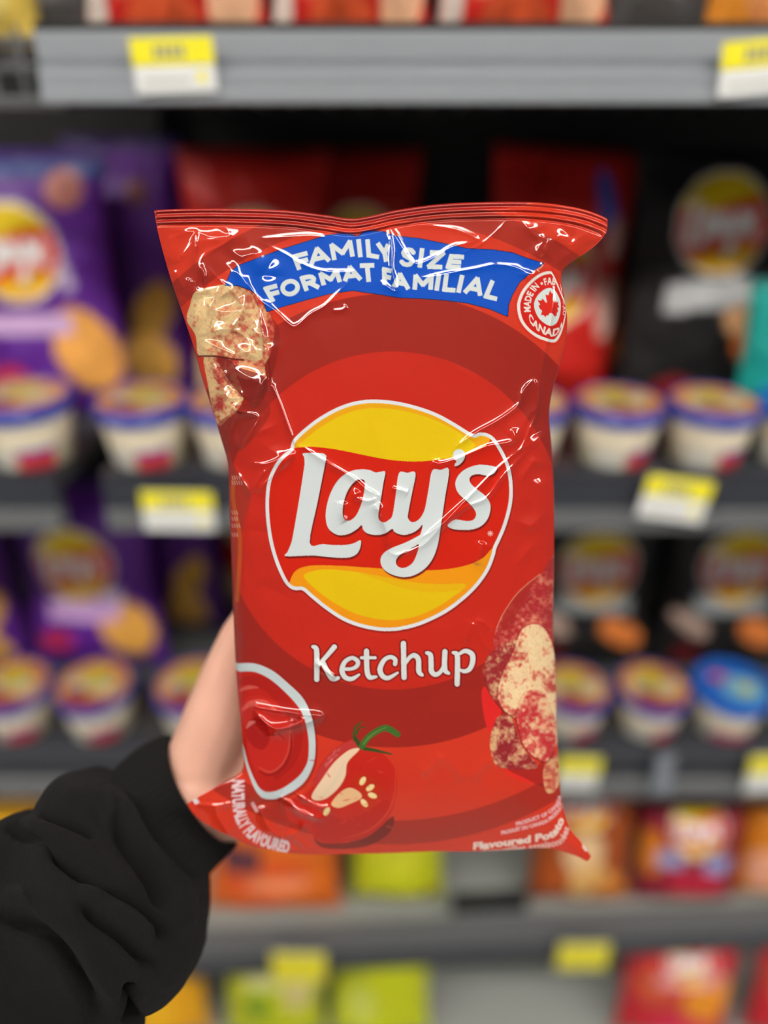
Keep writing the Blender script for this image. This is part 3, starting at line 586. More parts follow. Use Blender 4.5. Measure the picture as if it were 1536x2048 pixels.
# ---- bottom texts: outlines taken from the built-in text object
def text_tris(s, bold=0.0, italic=0.0):
    cu = bpy.data.curves.new('t', 'FONT'); cu.body = s; cu.size = 1.0; cu.offset = bold; cu.shear = italic; cu.fill_mode = 'FRONT'; cu.resolution_u = 3
    o = bpy.data.objects.new('t', cu); C.objects.link(o)
    dg = bpy.context.evaluated_depsgraph_get(); me = o.evaluated_get(dg).to_mesh()
    V = np.array([v.co[:2] for v in me.vertices]); T = [tuple(p.vertices) for p in me.polygons]
    o.evaluated_get(dg).to_mesh_clear(); bpy.data.objects.remove(o); bpy.data.curves.remove(cu)
    return V, T
def text_on_path(s, path, height, col, bold=0.02, alpha=1.0, pid=None, squeeze=True, italic=0.0, up=None):
    V, T = text_tris(s, bold, italic)
    if len(V) == 0: return
    P = catmull(path, 8); d = np.r_[0, np.cumsum(np.hypot(*np.diff(P, axis=0).T))]; Lp = d[-1]
    x = V[:, 0]-V[:, 0].min(); y = V[:, 1]/0.72*height; x = x/x.max()*Lp if squeeze else x/0.72*height
    cx = np.interp(x, d, P[:, 0]); cy = np.interp(x, d, P[:, 1])
    e = 1.0; tx = np.interp(x+e, d, P[:, 0])-np.interp(x-e, d, P[:, 0]); ty = np.interp(x+e, d, P[:, 1])-np.interp(x-e, d, P[:, 1]); L = np.hypot(tx, ty)+1e-9
    nx, ny = (ty/L, -tx/L) if up is None else (np.full_like(x, up[0]), np.full_like(x, up[1]))
    Q = np.stack([cx+nx*y, cy+ny*y], -1)
    full = np.zeros((CHh, CW), np.float32) if False else None
    a = max(int((Q[:, 0].min()-X0)*SS)-3, 0); b = min(int((Q[:, 0].max()-X0)*SS)+4, CW); c = max(int((Q[:, 1].min()-Y0)*SS)-3, 0); dd = min(int((Q[:, 1].max()-Y0)*SS)+4, CHh)
    if b <= a or dd <= c: return
    m = np.zeros((dd-c, b-a), np.float32)
    for t in T:
        r = poly_mask(Q[list(t)])
        if r is None: continue
        mm, (sy, sx) = r; j0, i0 = sy.start-c, sx.start-a
        jj0, ii0 = max(j0, 0), max(i0, 0); jj1, ii1 = min(j0+mm.shape[0], dd-c), min(i0+mm.shape[1], b-a)
        if jj1 > jj0 and ii1 > ii0: m[jj0:jj1, ii0:ii1] += mm[jj0-j0:jj1-j0, ii0-i0:ii1-i0]
    put((np.clip(m, 0, 1), (slice(c, dd), slice(a, b))), col, alpha, pid)
PINK = (236, 190, 196)
cT = lambda p: [(930+x/5.689, 1580+y/5.689) for x, y in p]
text_on_path('Flavoured Potato', cT([(90, 680), (300, 655), (640, 610), (860, 575), (1010, 530), (1090, 430), (1130, 330)]), 14, (244, 222, 212), .05, italic=.12)
text_on_path('Croustilles assaisonnées', cT([(200, 745), (600, 700), (900, 660), (1080, 620), (1150, 540), (1190, 430)]), 13.5, (236, 196, 190), .03, italic=.12)
text_on_path('PRODUCT OF CANADA', cT([(585, 408), (760, 355), (930, 290), (1060, 180), (1100, 60)]), 7, PINK, .06)
text_on_path('PRODUIT DU CANADA PRODUCT', cT([(415, 508), (600, 465), (800, 415), (960, 355), (1080, 240), (1120, 160)]), 7, PINK, .06)
text_on_path('NATURALLY FLAVOURED', cF([(545, 170), (545, 420), (590, 640), (700, 800), (860, 910), (1080, 980), (1180, 1000)]), 23, (236, 208, 214), .06)
put(stroke_mask(cF([(770, 440), (815, 520)]), 7), (232, 202, 208), .8)
put(poly_mask(cF([(80, 400), (130, 370), (165, 430), (120, 450)])), (224, 224, 226))
put(poly_mask(cT([(1340, 580), (1400, 610), (1420, 690), (1370, 700), (1335, 650)])), (244, 226, 224))
# ---- banner
BAN = newid('banner_print')
ban = cA([(482, 578), (520, 490), (560, 455), (700, 402), (850, 347), (1000, 300), (1130, 260), (1230, 248), (1290, 256), (1330, 268), (1360, 245), (1390, 232), (1490, 235), (1530, 250)]) + \
    cB([(100, 264), (250, 280), (400, 310), (560, 345), (720, 352), (850, 372), (950, 410), (1045, 436), (960, 500), (890, 560), (845, 640), (822, 700), (815, 775), (700, 727), (560, 690), (400, 670), (250, 660), (120, 655), (0, 635)]) + \
    cA([(1300, 610), (1150, 630), (1000, 670), (860, 710), (750, 745), (730, 690), (690, 640), (640, 605), (560, 578)])
put(stroke_mask(np.array(ban+ban[:1]), 3.0), (16, 34, 80))
put(poly_mask(ban), (4, 84, 206), 1, BAN)
GL = {'F': [[(0, 0), (0, 1)], [(-.0, 1), (1, 1)], [(0, .48), (.85, .48)]], 'A': [[(0, 0), (.5, 1)], [(.5, 1), (1, 0)], [(.2, .3), (.8, .3)]],
      'M': [[(0, 0), (0, 1)], [(0, 1), (.5, .3)], [(.5, .3), (1, 1)], [(1, 1), (1, 0)]], 'I': [[(0, 0), (0, 1)]], 'L': [[(0, 1), (0, 0)], [(0, 0), (1, 0)]],
      'Y': [[(0, 1), (.5, .45)], [(1, 1), (.5, .45)], [(.5, .5), (.5, 0)]], 'Z': [[(0, 1), (1, 1)], [(1, 1), (0, 0)], [(0, 0), (1, 0)]],
      'E': [[(0, 0), (0, 1)], [(0, 1), (1, 1)], [(0, .5), (.9, .5)], [(0, 0), (1, 0)]], 'T': [[(0, 1), (1, 1)], [(.5, 1), (.5, 0)]],
      'O': [[(.5+.5*math.cos(t), .5+.5*math.sin(t)) for t in np.linspace(0, 2*math.pi, 33)]],
      'R': [[(0, 0), (0, 1)], [(0, 1), (.55, 1), (.85, .93), (.95, .75), (.85, .55), (.55, .45), (0, .45)], [(.5, .45), (1, 0)]],
      'S': [[(1, .84), (.8, .97), (.5, 1), (.2, .95), (.05, .77), (.18, .6), (.5, .5), (.85, .4), (.97, .22), (.8, .05), (.5, 0), (.2, .03), (-.02, .16)]]}
WHT = (224, 232, 232)
def letter(ch, bl, br, tl, wd=9.4, col=WHT, pid=None):
    bl, br, tl = map(np.array, (bl, br, tl)); R_ = br-bl; U_ = tl-bl
    for st in GL[ch]:
        pts = np.array([bl+R_*x+U_*y for x, y in st])
        if len(pts) == 2:
            e = (pts[1]-pts[0]); L = np.hypot(*e); ext = wd*.42; e = e/L*ext
            if ch in 'AMYZ': e = e*.55
            pts = np.array([pts[0]-e, pts[1]+e])
        put(stroke_mask(pts, wd, 0, 'butt' if len(pts) == 2 else 'round'), col, 1, pid)
IN = .12   # letters given by outer corners; strokes run inside
def lt(ch, conv, bl, br, tl):
    p = newid('letter', BAN); (a, b, c) = [np.array(q) for q in conv([bl, br, tl])]
    R_ = b-a; U_ = c-a; h = 4.4; ru = R_/(np.hypot(*R_)+1e-6)*h; uu = U_/(np.hypot(*U_)+1e-6)*h
    if ch == 'I': letter(ch, a+ru+uu, a+ru+uu+R_*.01, c+ru-uu, pid=p)
    else: letter(ch, a+ru+uu, b-ru+uu, c+ru-uu, pid=p)
lt('F', cG, (520, 445), (690, 400), (455, 275)); lt('A', cG, (655, 408), (892, 350), (612, 210)); lt('M', cG, (905, 347), (1152, 300), (868, 145))
lt('I', cG, (1188, 302), (1240, 300), (1165, 98)); lt('L', cG, (1282, 297), (1420, 322), (1265, 95)); lt('Y', lambda p: cG(p), (1420, 350), (1575, 370), (1378, 125))
lt('S', cH, (212, 398), (372, 412), (235, 185)); lt('I', cH, (410, 415), (470, 418), (440, 195)); lt('Z', cH, (505, 425), (692, 432), (538, 222)); lt('E', cH, (715, 425), (882, 434), (765, 265))
lt('F', cG, (235, 795), (385, 755), (138, 630)); lt('O', cG, (350, 745), (560, 705), (320, 560)); lt('R', cG, (600, 675), (770, 640), (540, 510)); lt('M', cG, (790, 622), (1012, 580), (745, 460))
lt('A', cG, (1025, 578), (1237, 558), (985, 395)); lt('T', cG, (1222, 575), (1385, 570), (1200, 368)); lt('F', cH, (28, 600), (135, 622), (22, 405))
lt('A', cH, (135, 635), (332, 668), (120, 445)); lt('M', cH, (355, 668), (577, 668), (370, 478)); lt('I', cH, (595, 668), (650, 670), (625, 475)); lt('L', cH, (680, 675), (827, 687), (708, 475))
lt('I', cH, (835, 690), (890, 692), (880, 490)); lt('A', cH, (905, 700), (1115, 738), (970, 490)); lt('L', cH, (1130, 745), (1278, 780), (1215, 545))
# ---- maple badge
BAD = newid('badge_print')
bc = [(660, 310), (560, 325), (440, 390), (320, 500), (235, 620), (188, 740), (176, 830), (195, 960), (240, 1070), (330, 1180), (440, 1265), (560, 1320), (690, 1352), (760, 1330), (820, 1230), (865, 1080), (895, 900), (893, 800), (830, 640), (740, 420), (690, 330)]
def inset(pts, k, c=(560, 830)): return [(c[0]+(x-c[0])*k, c[1]+(y-c[1])*k) for x, y in pts]
put(poly_mask(cS(inset(bc, 1.10)), 4), (216, 44, 26), .7)
put(poly_mask(cS(bc), 4), (240, 236, 230), 1, BAD)
put(poly_mask(cS([(665, 350), (560, 370), (450, 435), (345, 540), (275, 640), (232, 750), (222, 840), (240, 950), (280, 1050), (360, 1150), (460, 1225), (580, 1280), (690, 1308), (740, 1290), (800, 1200), (850, 1060), (884, 900), (880, 810), (815, 650), (730, 450), (690, 370)]), 4), (214, 30, 20), 1, BAD)
put(poly_mask(cS([(660, 556), (580, 575), (500, 640), (445, 720), (425, 800), (440, 890), (490, 990), (560, 1060), (640, 1105), (700, 1105), (760, 1060), (800, 960), (815, 850), (808, 740), (770, 650), (725, 585)]), 4), (222, 232, 230), 1, BAD)
LEAF = newid('leaf_print', BAD)
put(poly_mask(cS([(660, 590), (685, 640), (705, 632), (700, 735), (720, 765), (745, 735), (750, 770), (785, 752), (775, 800), (795, 830), (770, 850), (770, 880), (780, 890), (755, 930), (760, 960), (735, 965), (735, 985), (700, 935), (675, 920), (645, 930), (635, 955), (600, 960), (600, 985), (560, 950), (525, 950), (545, 890), (510, 860), (490, 815), (515, 795), (475, 735), (530, 740), (550, 710), (600, 775), (615, 760), (592, 655), (635, 660)])), (222, 36, 24), 1, LEAF)
text_on_path('MADE IN', cS([(372, 905), (370, 800), (395, 690), (445, 600), (505, 540)]), 13, (240, 234, 226), .035)
text_on_path('FAB', cS([(585, 515), (650, 500), (735, 510)]), 13.5, (240, 234, 226), .035)
put(poly_mask(ell(*cS([(537, 490)])[0], 2.6, 2.6)), (240, 234, 226))
text_on_path('CANADA', cS([(345, 1010), (400, 1100), (490, 1185), (600, 1240), (690, 1262), (770, 1225), (835, 1110)]), 14.5, (240, 234, 226), .04, up=(0.18, -1))
text_on_path('AU', cS([(838, 820), (850, 880), (842, 950)]), 6, (236, 214, 206), .02)
put(stroke_mask(cS([(555, 215), (520, 260), (470, 290), (500, 310)]), 2.0, 3), (240, 220, 200), .9)
# ---- logo
LOGO = newid('logo_print')
lo = [(245, 262), (300, 210), (380, 150), (480, 95), (580, 62), (680, 52), (800, 62), (920, 90), (1030, 130), (1130, 185), (1222, 240), (1255, 233), (1300, 237), (1340, 262), (1380, 320), (1410, 380), (1430, 440), (1441, 520), (1440, 600), (1425, 680), (1400, 760), (1372, 825), (1352, 868), (1342, 910), (1310, 990), (1255, 1070), (1180, 1145), (1080, 1220), (960, 1280), (850, 1313), (740, 1323), (620, 1305), (510, 1265), (410, 1200), (330, 1135), (287, 1099), (245, 1098), (210, 1080), (180, 1040), (140, 950), (110, 850), (93, 750), (85, 650), (88, 560), (100, 490), (130, 420), (170, 365), (205, 335), (222, 318), (228, 290)]
loP = np.array(cC(lo)); loc_ = catmull(loP, 4, True)
nrm = np.roll(loc_, -1, 0)-np.roll(loc_, 1, 0); nrm = np.stack([-nrm[:, 1], nrm[:, 0]], -1)/np.hypot(*nrm.T)[:, None]
li = loc_+nrm*7.2
put(poly_mask(loc_+nrm*-1.5+np.array((1.0, 2.5))), (120, 24, 18), .5)
put(poly_mask(loc_), (232, 236, 240), 1, LOGO)
mi = poly_mask(li); put(mi, (216, 34, 10), 1)
def clipput(poly, col, alpha=1.0, sm=5):
    ms = poly_mask(poly, sm)
    full = np.zeros((CHh, CW), np.float32); full[ms[1]] = ms[0]; f2 = np.zeros((CHh, CW), np.float32); f2[mi[1]] = mi[0]
    s = mi[1]; put(((full*f2)[s], s), col, alpha)
rt = [(180, 345), (250, 318), (330, 311), (420, 318), (520, 335), (640, 360), (760, 382), (880, 392), (980, 388), (1100, 372), (1200, 345), (1270, 318), (1305, 292), (1316, 262)]
clipput(cC(rt+[(1300, 180), (1100, 60), (700, 0), (300, 60), (120, 250)]), (240, 172, 14))
clipput(cC([(262, 312), (330, 311), (420, 318), (520, 335), (640, 360), (760, 382), (880, 392), (980, 388), (1100, 372), (1195, 345), (1232, 310), (1215, 280), (1110, 212), (980, 152), (830, 112), (700, 98), (600, 108), (500, 140), (400, 196), (320, 255)]), (238, 202, 4))
rb = [(215, 1060), (226, 1030), (245, 998), (280, 975), (340, 963), (430, 962), (560, 968), (700, 978), (850, 988), (1000, 988), (1100, 980), (1200, 958), (1280, 920), (1345, 870)]
clipput(cC(rb+[(1420, 1000), (1300, 1250), (900, 1400), (400, 1320), (180, 1150)]), (248, 158, 12))
clipput(cC([(295, 1022), (360, 990), (450, 984), (600, 1000), (750, 1028), (900, 1055), (1060, 1066), (1175, 1062), (1165, 1095), (1120, 1130), (1030, 1190), (900, 1245), (760, 1262), (620, 1240), (500, 1190), (380, 1110)]), (238, 200, 6))
clipput(cC([(600, 1000), (750, 1028), (900, 1055), (1060, 1066), (1175, 1062), (1165, 1095), (1000, 1110), (850, 1090), (700, 1040)]), (240, 184, 8), .7)
Lp = [(292, 347), (370, 346), (402, 348), (416, 360), (416, 384), (372, 610), (328, 838), (400, 845), (480, 851), (540, 848), (575, 838), (607, 824), (606, 860), (590, 895), (560, 914), (520, 921), (440, 917), (340, 908), (197, 912), (206, 888), (222, 850), (235, 800), (268, 610), (296, 430), (299, 400), (297, 370)]
ay = [(742, 449), (732, 510), (718, 600), (705, 680), (710, 714), (735, 726), (762, 712), (782, 684), (800, 570), (817, 456), (862, 454), (908, 455), (890, 560), (869, 670), (868, 705), (890, 725), (920, 715), (945, 685), (962, 640), (980, 540), (1000, 441), (1046, 438), (1092, 437), (1070, 590), (1045, 760), (1030, 850), (1005, 920), (965, 975), (910, 1012), (850, 1027), (785, 1015), (735, 985), (716, 945), (725, 905), (770, 870), (850, 838), (915, 805), (936, 788), (946, 740), (925, 762), (895, 782), (850, 795), (815, 790), (790, 776), (780, 762), (750, 782), (720, 793), (680, 795), (640, 785), (620, 765), (612, 742), (585, 765), (540, 790), (490, 797), (450, 780), (425, 750), (415, 700), (420, 640), (440, 570), (475, 505), (520, 462), (570, 440), (620, 435), (660, 440), (688, 452), (715, 448)]
ah = [(630, 505), (612, 490), (585, 495), (550, 530), (525, 580), (510, 640), (510, 690), (525, 715), (550, 715), (580, 690), (605, 640), (622, 580)]
yh = [(800, 945), (812, 915), (850, 885), (900, 860), (926, 848), (915, 900), (890, 950), (850, 975), (815, 970)]
sp = [(1352, 424), (1300, 412), (1245, 412), (1190, 430), (1150, 460), (1128, 500), (1130, 540), (1150, 575), (1195, 615), (1230, 655), (1240, 685), (1225, 712), (1190, 719), (1150, 712), (1125, 711), (1100, 725), (1084, 745), (1110, 762), (1160, 768), (1220, 765), (1270, 745), (1305, 705), (1320, 650), (1312, 610), (1285, 575), (1240, 540), (1210, 510), (1205, 485), (1220, 468), (1255, 462), (1300, 470), (1330, 463), (1348, 446)]
ap = [(1147, 324), (1172, 334), (1180, 360), (1170, 388), (1148, 410), (1124, 419), (1124, 405), (1132, 392), (1116, 374), (1114, 350), (1126, 330)]
def sharp(p, n=4): return np.array(catmull(p, n, True))
def multi(polys, holes, off):
    M = np.zeros((CHh, CW), np.float32)
    for p in polys:
        m, s = poly_mask(sharp(cC([(x+off[0], y+off[1]) for x, y in p]))); M[s] = np.maximum(M[s], m)
    for p in holes:
        m, s = poly_mask(sharp(cC([(x+off[0], y+off[1]) for x, y in p]))); M[s] *= 1-m
    return M
full_s = (slice(0, CHh), slice(0, CW))
for off, c, a in (((6, 12), (120, 20, 8), .75), ((3, 6), (120, 20, 8), .9)):
    put((multi([Lp, ay, sp, ap], [ah, yh], off), full_s), c, a)
for p, hs in ((Lp, []), (ay, [ah, yh]), (ap, []), (sp, [])):
    M = multi([p], hs, (0, 0)); lid_ = newid('letter', LOGO); put((M, full_s), (222, 231, 234), 1, lid_)
    if p is ay:
        l2 = newid('letter', LOGO); sel = (idm == lid_) & (gx > 500+(800-(gy-780)*.12)/2.743+6); idm[sel] = l2
for k in range(4):
    a = k*math.pi/4; x, y = cC([(1318, 787)])[0]; put(stroke_mask([(x-5.2*math.cos(a), y-5.2*math.sin(a)), (x+5.2*math.cos(a), y+5.2*math.sin(a))], 2.0), (240, 196, 190), .9)
# ---- Ketchup
KT = [[([(68, 100), (92, 112), (100, 160), (100, 378)], [7, 10, 10.5, 10.5]), ([(250, 102), (185, 180), (110, 262)], [10.5, 9, 7]), ([(150, 225), (185, 300), (235, 370), (286, 366)], [9, 10.5, 11.5, 6])],
      [([(322, 292), (400, 288), (445, 262), (448, 222), (400, 196), (340, 230), (316, 300), (342, 360), (400, 374), (462, 338)], [7, 7, 8.5, 9, 8, 9, 10.5, 10, 9, 4.5])],
      [([(525, 138), (526, 230), (532, 320), (555, 362), (608, 356)], [10.5, 10.5, 10.5, 10, 5]), ([(482, 194), (598, 194)], [6.5, 6.5])],
      [([(768, 248), (770, 210), (730, 188), (675, 215), (640, 290), (662, 350), (712, 366), (792, 322)], [8.5, 9, 8, 9, 10.5, 10, 9, 4.5])],
      [([(840, 72), (845, 362)], [10.5, 10.5]), ([(858, 240), (895, 190), (935, 175), (968, 210), (972, 310), (1000, 342)], [7, 8, 10, 10.5, 10.5, 6.5])],
      [([(1038, 152), (1070, 170), (1076, 240), (1080, 310), (1115, 338), (1160, 310), (1192, 240)], [6.5, 10, 10.5, 10.5, 9.5, 8, 6]), ([(1194, 142), (1192, 290), (1226, 326)], [10.5, 10.5, 6.5])],
      [([(1264, 150), (1296, 165), (1302, 240), (1298, 418)], [6, 10, 10.5, 10.5]), ([(1318, 160), (1370, 136), (1425, 165), (1430, 230), (1405, 290), (1360, 310), (1318, 295)], [6, 9, 10.5, 10.5, 9.5, 8, 5])]]
for grp in KT:
    for pts, wd in grp: put(stroke_mask(cK(pts), [q+6.0 for q in wd], 6), (132, 16, 14), .85)
for grp in KT:
    p = newid('letter')
    for pts, wd in grp: put(stroke_mask(cK(pts), wd, 6), (228, 234, 234), 1, p)
# ---- top seal
SEAL = newid('top_seal')
seal = [(300, 405), (420, 405), (560, 410), (650, 420), (700, 428), (745, 425), (800, 410), (900, 398), (1040, 396), (1040, 412), (900, 424), (800, 437), (760, 440), (722, 456), (650, 447), (560, 446), (500, 446), (400, 447), (315, 449), (300, 449)]
put(poly_mask(seal, 4), (170, 26, 18), .75, SEAL)
# ------------------------------------------------------------------ relief (metres, towards the camera), one cell per photo pixel
RW, RH = X1-X0, Y1-Y0
rel = np.zeros((RH, RW)); ry_, rx_ = np.mgrid[0:RH, 0:RW].astype(float); rx_ += X0; ry_ += Y0
def crest_slope(px, py, tx, ty):
    """flank steepness of a film crease running along (tx, ty), chosen so that it mirrors the ceiling lights to the camera"""
    P = np.array(at_depth(px, py, .402)); v = np.array(EYE)-P; v /= np.linalg.norm(v)
    e = math.radians(19+max(0, (1060-py)/640)*4); n0 = np.array((0, -math.cos(e), math.sin(e)))
    ax = np.array(RIGHT)*tx-np.array(UP)*ty; ax -= n0*(ax@n0); ax /= np.linalg.norm(ax)+1e-9; p = np.cross(n0, ax)
    for a in np.radians(np.arange(6, 52, 1.0)):
        for s in (1, -1):
            n = n0*math.cos(a)+p*s*math.sin(a); r = 2*(n@v)*n-v
            if r[2] > .05:
                t = (3.17-P[2])/r[2]; x, y = P[0]+t*r[0], P[1]+t*r[1]
                if abs(y+.85) < .15 and -4.4 < x < 5.5: return math.tan(a)
    return .5
def crease(pts, amp=.0013, wd=6.0, sm=5, sharpn=1.2, taper=True, side=0.0):
    P = catmull(pts, sm) if sm else np.asarray(pts, float); n = len(P)
    mg = wd*5+4; a = max(int(P[:, 0].min()-mg-X0), 0); b = min(int(P[:, 0].max()+mg-X0), RW); c = max(int(P[:, 1].min()-mg-Y0), 0); d = min(int(P[:, 1].max()+mg-Y0), RH)
    if b <= a or d <= c: return
    X = rx_[c:d, a:b]; Y = ry_[c:d, a:b]; best = np.full(X.shape, 1e9); tp = np.zeros(X.shape)
    for k in range(n-1):
        (x0, y0), (x1, y1) = P[k], P[k+1]; ex, ey = x1-x0, y1-y0; L2 = ex*ex+ey*ey+1e-9
        t = np.clip(((X-x0)*ex+(Y-y0)*ey)/L2, 0, 1); dd = np.hypot(X-x0-t*ex, Y-y0-t*ey)
        m = dd < best; best[m] = dd[m]; tp[m] = (k+t[m])/(n-1)
    if amp < 0:  # negative amp: flank shaped to throw the lamp reflection at the camera
        tg = np.gradient(P, axis=0); L_ = np.hypot(*tg.T)+1e-9
        ms = np.array([crest_slope(P[k, 0], P[k, 1], tg[k, 0]/L_[k], tg[k, 1]/L_[k]) for k in range(n)]); ms = np.convolve(np.pad(ms, 3, 'edge'), np.ones(7)/7, 'valid')
        amp = -amp*np.interp(tp, np.linspace(0, 1, n), ms)*wd*.000285
    A = amp*(np.clip(np.minimum(tp, 1-tp)*5+.25, 0, 1) if taper else 1)
    rel[c:d, a:b] = np.maximum(rel[c:d, a:b], 0*rel[c:d, a:b]-1)+A*np.exp(-(np.sqrt(best*best+sharpn*sharpn)-sharpn)/wd)
def fold(cx, cy, ang, R, slope):
    """a facet edge: a wedge fading out over R pixels"""
    a = max(int(cx-2.5*R-X0), 0); b = min(int(cx+2.5*R-X0), RW); c = max(int(cy-2.5*R-Y0), 0); d = min(int(cy+2.5*R-Y0), RH)
    if b <= a or d <= c: return
    X = rx_[c:d, a:b]-cx; Y = ry_[c:d, a:b]-cy; q = X*math.cos(ang)+Y*math.sin(ang); s = -X*math.sin(ang)+Y*math.cos(ang)
    px = 0.000285
    rel[c:d, a:b] += -slope*px*(np.sqrt(q*q+1.5)-R*.4)*np.exp(-(q/R)**2-(s/R)**2)
r2 = random.Random(5)
def crumple(x0, x1, y0, y1, n, R, sl):
    for _ in range(n): fold(r2.uniform(x0, x1), r2.uniform(y0, y1), r2.uniform(0, math.pi), r2.uniform(.6, 1.4)*R, sl*r2.choice((-1, 1))*r2.uniform(.5, 1.2))
crumple(325, 545, 465, 880, 60, 24, .34)
crumple(1040, 1205, 430, 560, 18, 20, .3)
crumple(390, 660, 1560, 1700, 22, 24, .25)
crumple(1050, 1118, 700, 1150, 22, 22, .28)
crumple(460, 560, 820, 1200, 14, 30, .14)
crumple(560, 1050, 480, 640, 10, 40, .03)
crumple(560, 1040, 700, 1250, 10, 60, .05)
crumple(480, 1110, 1250, 1680, 22, 46, .06)
CR_ = []
for conv, lines in ((cA, [[(680, 290), (850, 370), (950, 430), (1070, 480), (1200, 495), (1340, 485)], [(1290, 540), (1200, 630), (1120, 710), (1030, 760), (940, 835), (890, 825), (800, 740), (700, 670), (640, 590), (560, 500), (480, 440)], [(1165, 740), (1230, 735), (1260, 710)], [(60, 195), (150, 225), (280, 235)], [(100, 300), (180, 260), (290, 240), (285, 400)], [(85, 310), (150, 430), (190, 410)], [(310, 240), (400, 265), (510, 255), (460, 190)], [(300, 240), (250, 330), (200, 400)], [(350, 590), (345, 500), (320, 440), (360, 370), (480, 310), (570, 230)], [(370, 460), (430, 530), (530, 620), (590, 710), (570, 790), (530, 860), (600, 900), (720, 1050)], [(300, 905), (400, 870), (520, 860), (600, 870)], [(300, 910), (450, 980), (560, 1030)], [(300, 910), (380, 830), (385, 730), (330, 640)], [(385, 735), (480, 745), (585, 740)], [(690, 680), (720, 850), (740, 1000), (760, 1180), (765, 1260)], [(400, 1080), (440, 1160), (490, 1290), (600, 1290)], [(470, 1130), (540, 1200), (600, 1290)], [(520, 1360), (590, 1390), (690, 1420), (650, 1510), (600, 1590), (560, 1610)], [(740, 1160), (700, 1250), (660, 1360)], [(780, 1210), (830, 1330), (870, 1440), (930, 1600)], [(160, 480), (190, 560), (215, 600)], [(250, 530), (240, 590), (270, 540)], [(480, 1500), (520, 1420), (500, 1560)], [(690, 280), (850, 270), (1030, 260), (1130, 275)], [(290, 250), (290, 600), (285, 880)]]),
                    (cB, [[(40, 150), (210, 185), (400, 205), (500, 225), (600, 270), (640, 295)], [(640, 295), (470, 330), (350, 400), (250, 440), (200, 420), (130, 320), (40, 155)], [(860, 105), (780, 200), (670, 300), (540, 370)], [(40, 150), (75, 330), (75, 480), (105, 610), (50, 590), (0, 550)], [(210, 540), (350, 520), (480, 495), (620, 470), (720, 448), (800, 450), (870, 465), (960, 500)], [(1110, 600), (1100, 760), (1080, 880), (1050, 1060), (1020, 1250), (1000, 1400), (960, 1500), (900, 1632)], [(990, 1170), (920, 1250), (880, 1350), (760, 1440), (600, 1530), (480, 1620)], [(990, 1180), (1000, 1290), (1000, 1410)], [(210, 185), (450, 160), (700, 120), (850, 100)], [(1110, 450), (1250, 350), (1440, 250)], [(1040, 430), (950, 560)], [(1080, 280), (1020, 330), (1010, 390), (1060, 380), (1080, 280)], [(850, 110), (980, 250), (1100, 420)], [(1130, 260), (1180, 320), (1330, 300)]]),
                    (cC, [[(270, 300), (400, 385), (560, 480), (640, 545), (730, 590)], [(690, 620), (720, 700), (750, 780), (760, 880)], [(1440, 210), (1440, 280), (1300, 310), (1160, 370), (1040, 405), (1005, 385)], [(1536, 300), (1480, 330), (1350, 440), (1230, 560), (1100, 690), (1040, 760), (950, 850), (820, 905), (760, 885)], [(1530, 330), (1400, 460), (1300, 590), (1190, 640), (1060, 730), (900, 840)], [(0, 400), (90, 405), (200, 360), (250, 340)], [(250, 345), (150, 440), (40, 560)], [(210, 370), (80, 450), (10, 560)], [(600, 550), (580, 590), (650, 610), (700, 590)], [(1280, 830), (1240, 960)], [(520, 610), (510, 680), (530, 720)], [(780, 540), (830, 550), (870, 565)]]),
                    (cD, [[(960, 635), (830, 630), (680, 610), (530, 585), (480, 570)], [(490, 600), (600, 710), (700, 720), (820, 670), (790, 650)], [(630, 770), (650, 735), (840, 690), (960, 635)], [(760, 1150), (870, 1220), (940, 1250), (990, 1250), (960, 1330)], [(660, 1185), (720, 1210), (800, 1280), (960, 1335)], [(520, 1250), (600, 1400), (680, 1460)], [(750, 1440), (860, 1555), (720, 1520)], [(830, 1340), (800, 1410), (680, 1450)], [(110, 1230), (230, 1240), (350, 1220)], [(230, 1240), (260, 1330), (330, 1440)], [(900, 280), (960, 330), (1040, 390)]])):
    for L in lines: CR_.append((conv(L), 1.5 if conv is cC else 1.3 if conv is cD else 1.0))
r3 = random.Random(3)
for L, k_ in CR_: crease(L, amp=-(1.6 if k_ > 1 else 2.2)*r3.uniform(.9, 1.15), wd=(8 if k_ > 1 else 5.5)*r3.uniform(.85, 1.2), sharpn=1.0)
for L in ([(500, 410), (560, 420), (620, 480)], [(500, 410), (560, 560), (600, 590)], [(500, 420), (430, 550)], [(280, 1310), (350, 1380), (430, 1480)], [(280, 1310), (140, 1440)], [(480, 1480), (560, 1380), (640, 1340)]): crease(cE(L), .0008, 9)
# fold edge of the side film at left
crease([(452, 900), (470, 935), (485, 962), (502, 990)], .002, 6)
crease([(502, 990), (492, 1080), (488, 1200), (484, 1300)], .0012, 14)
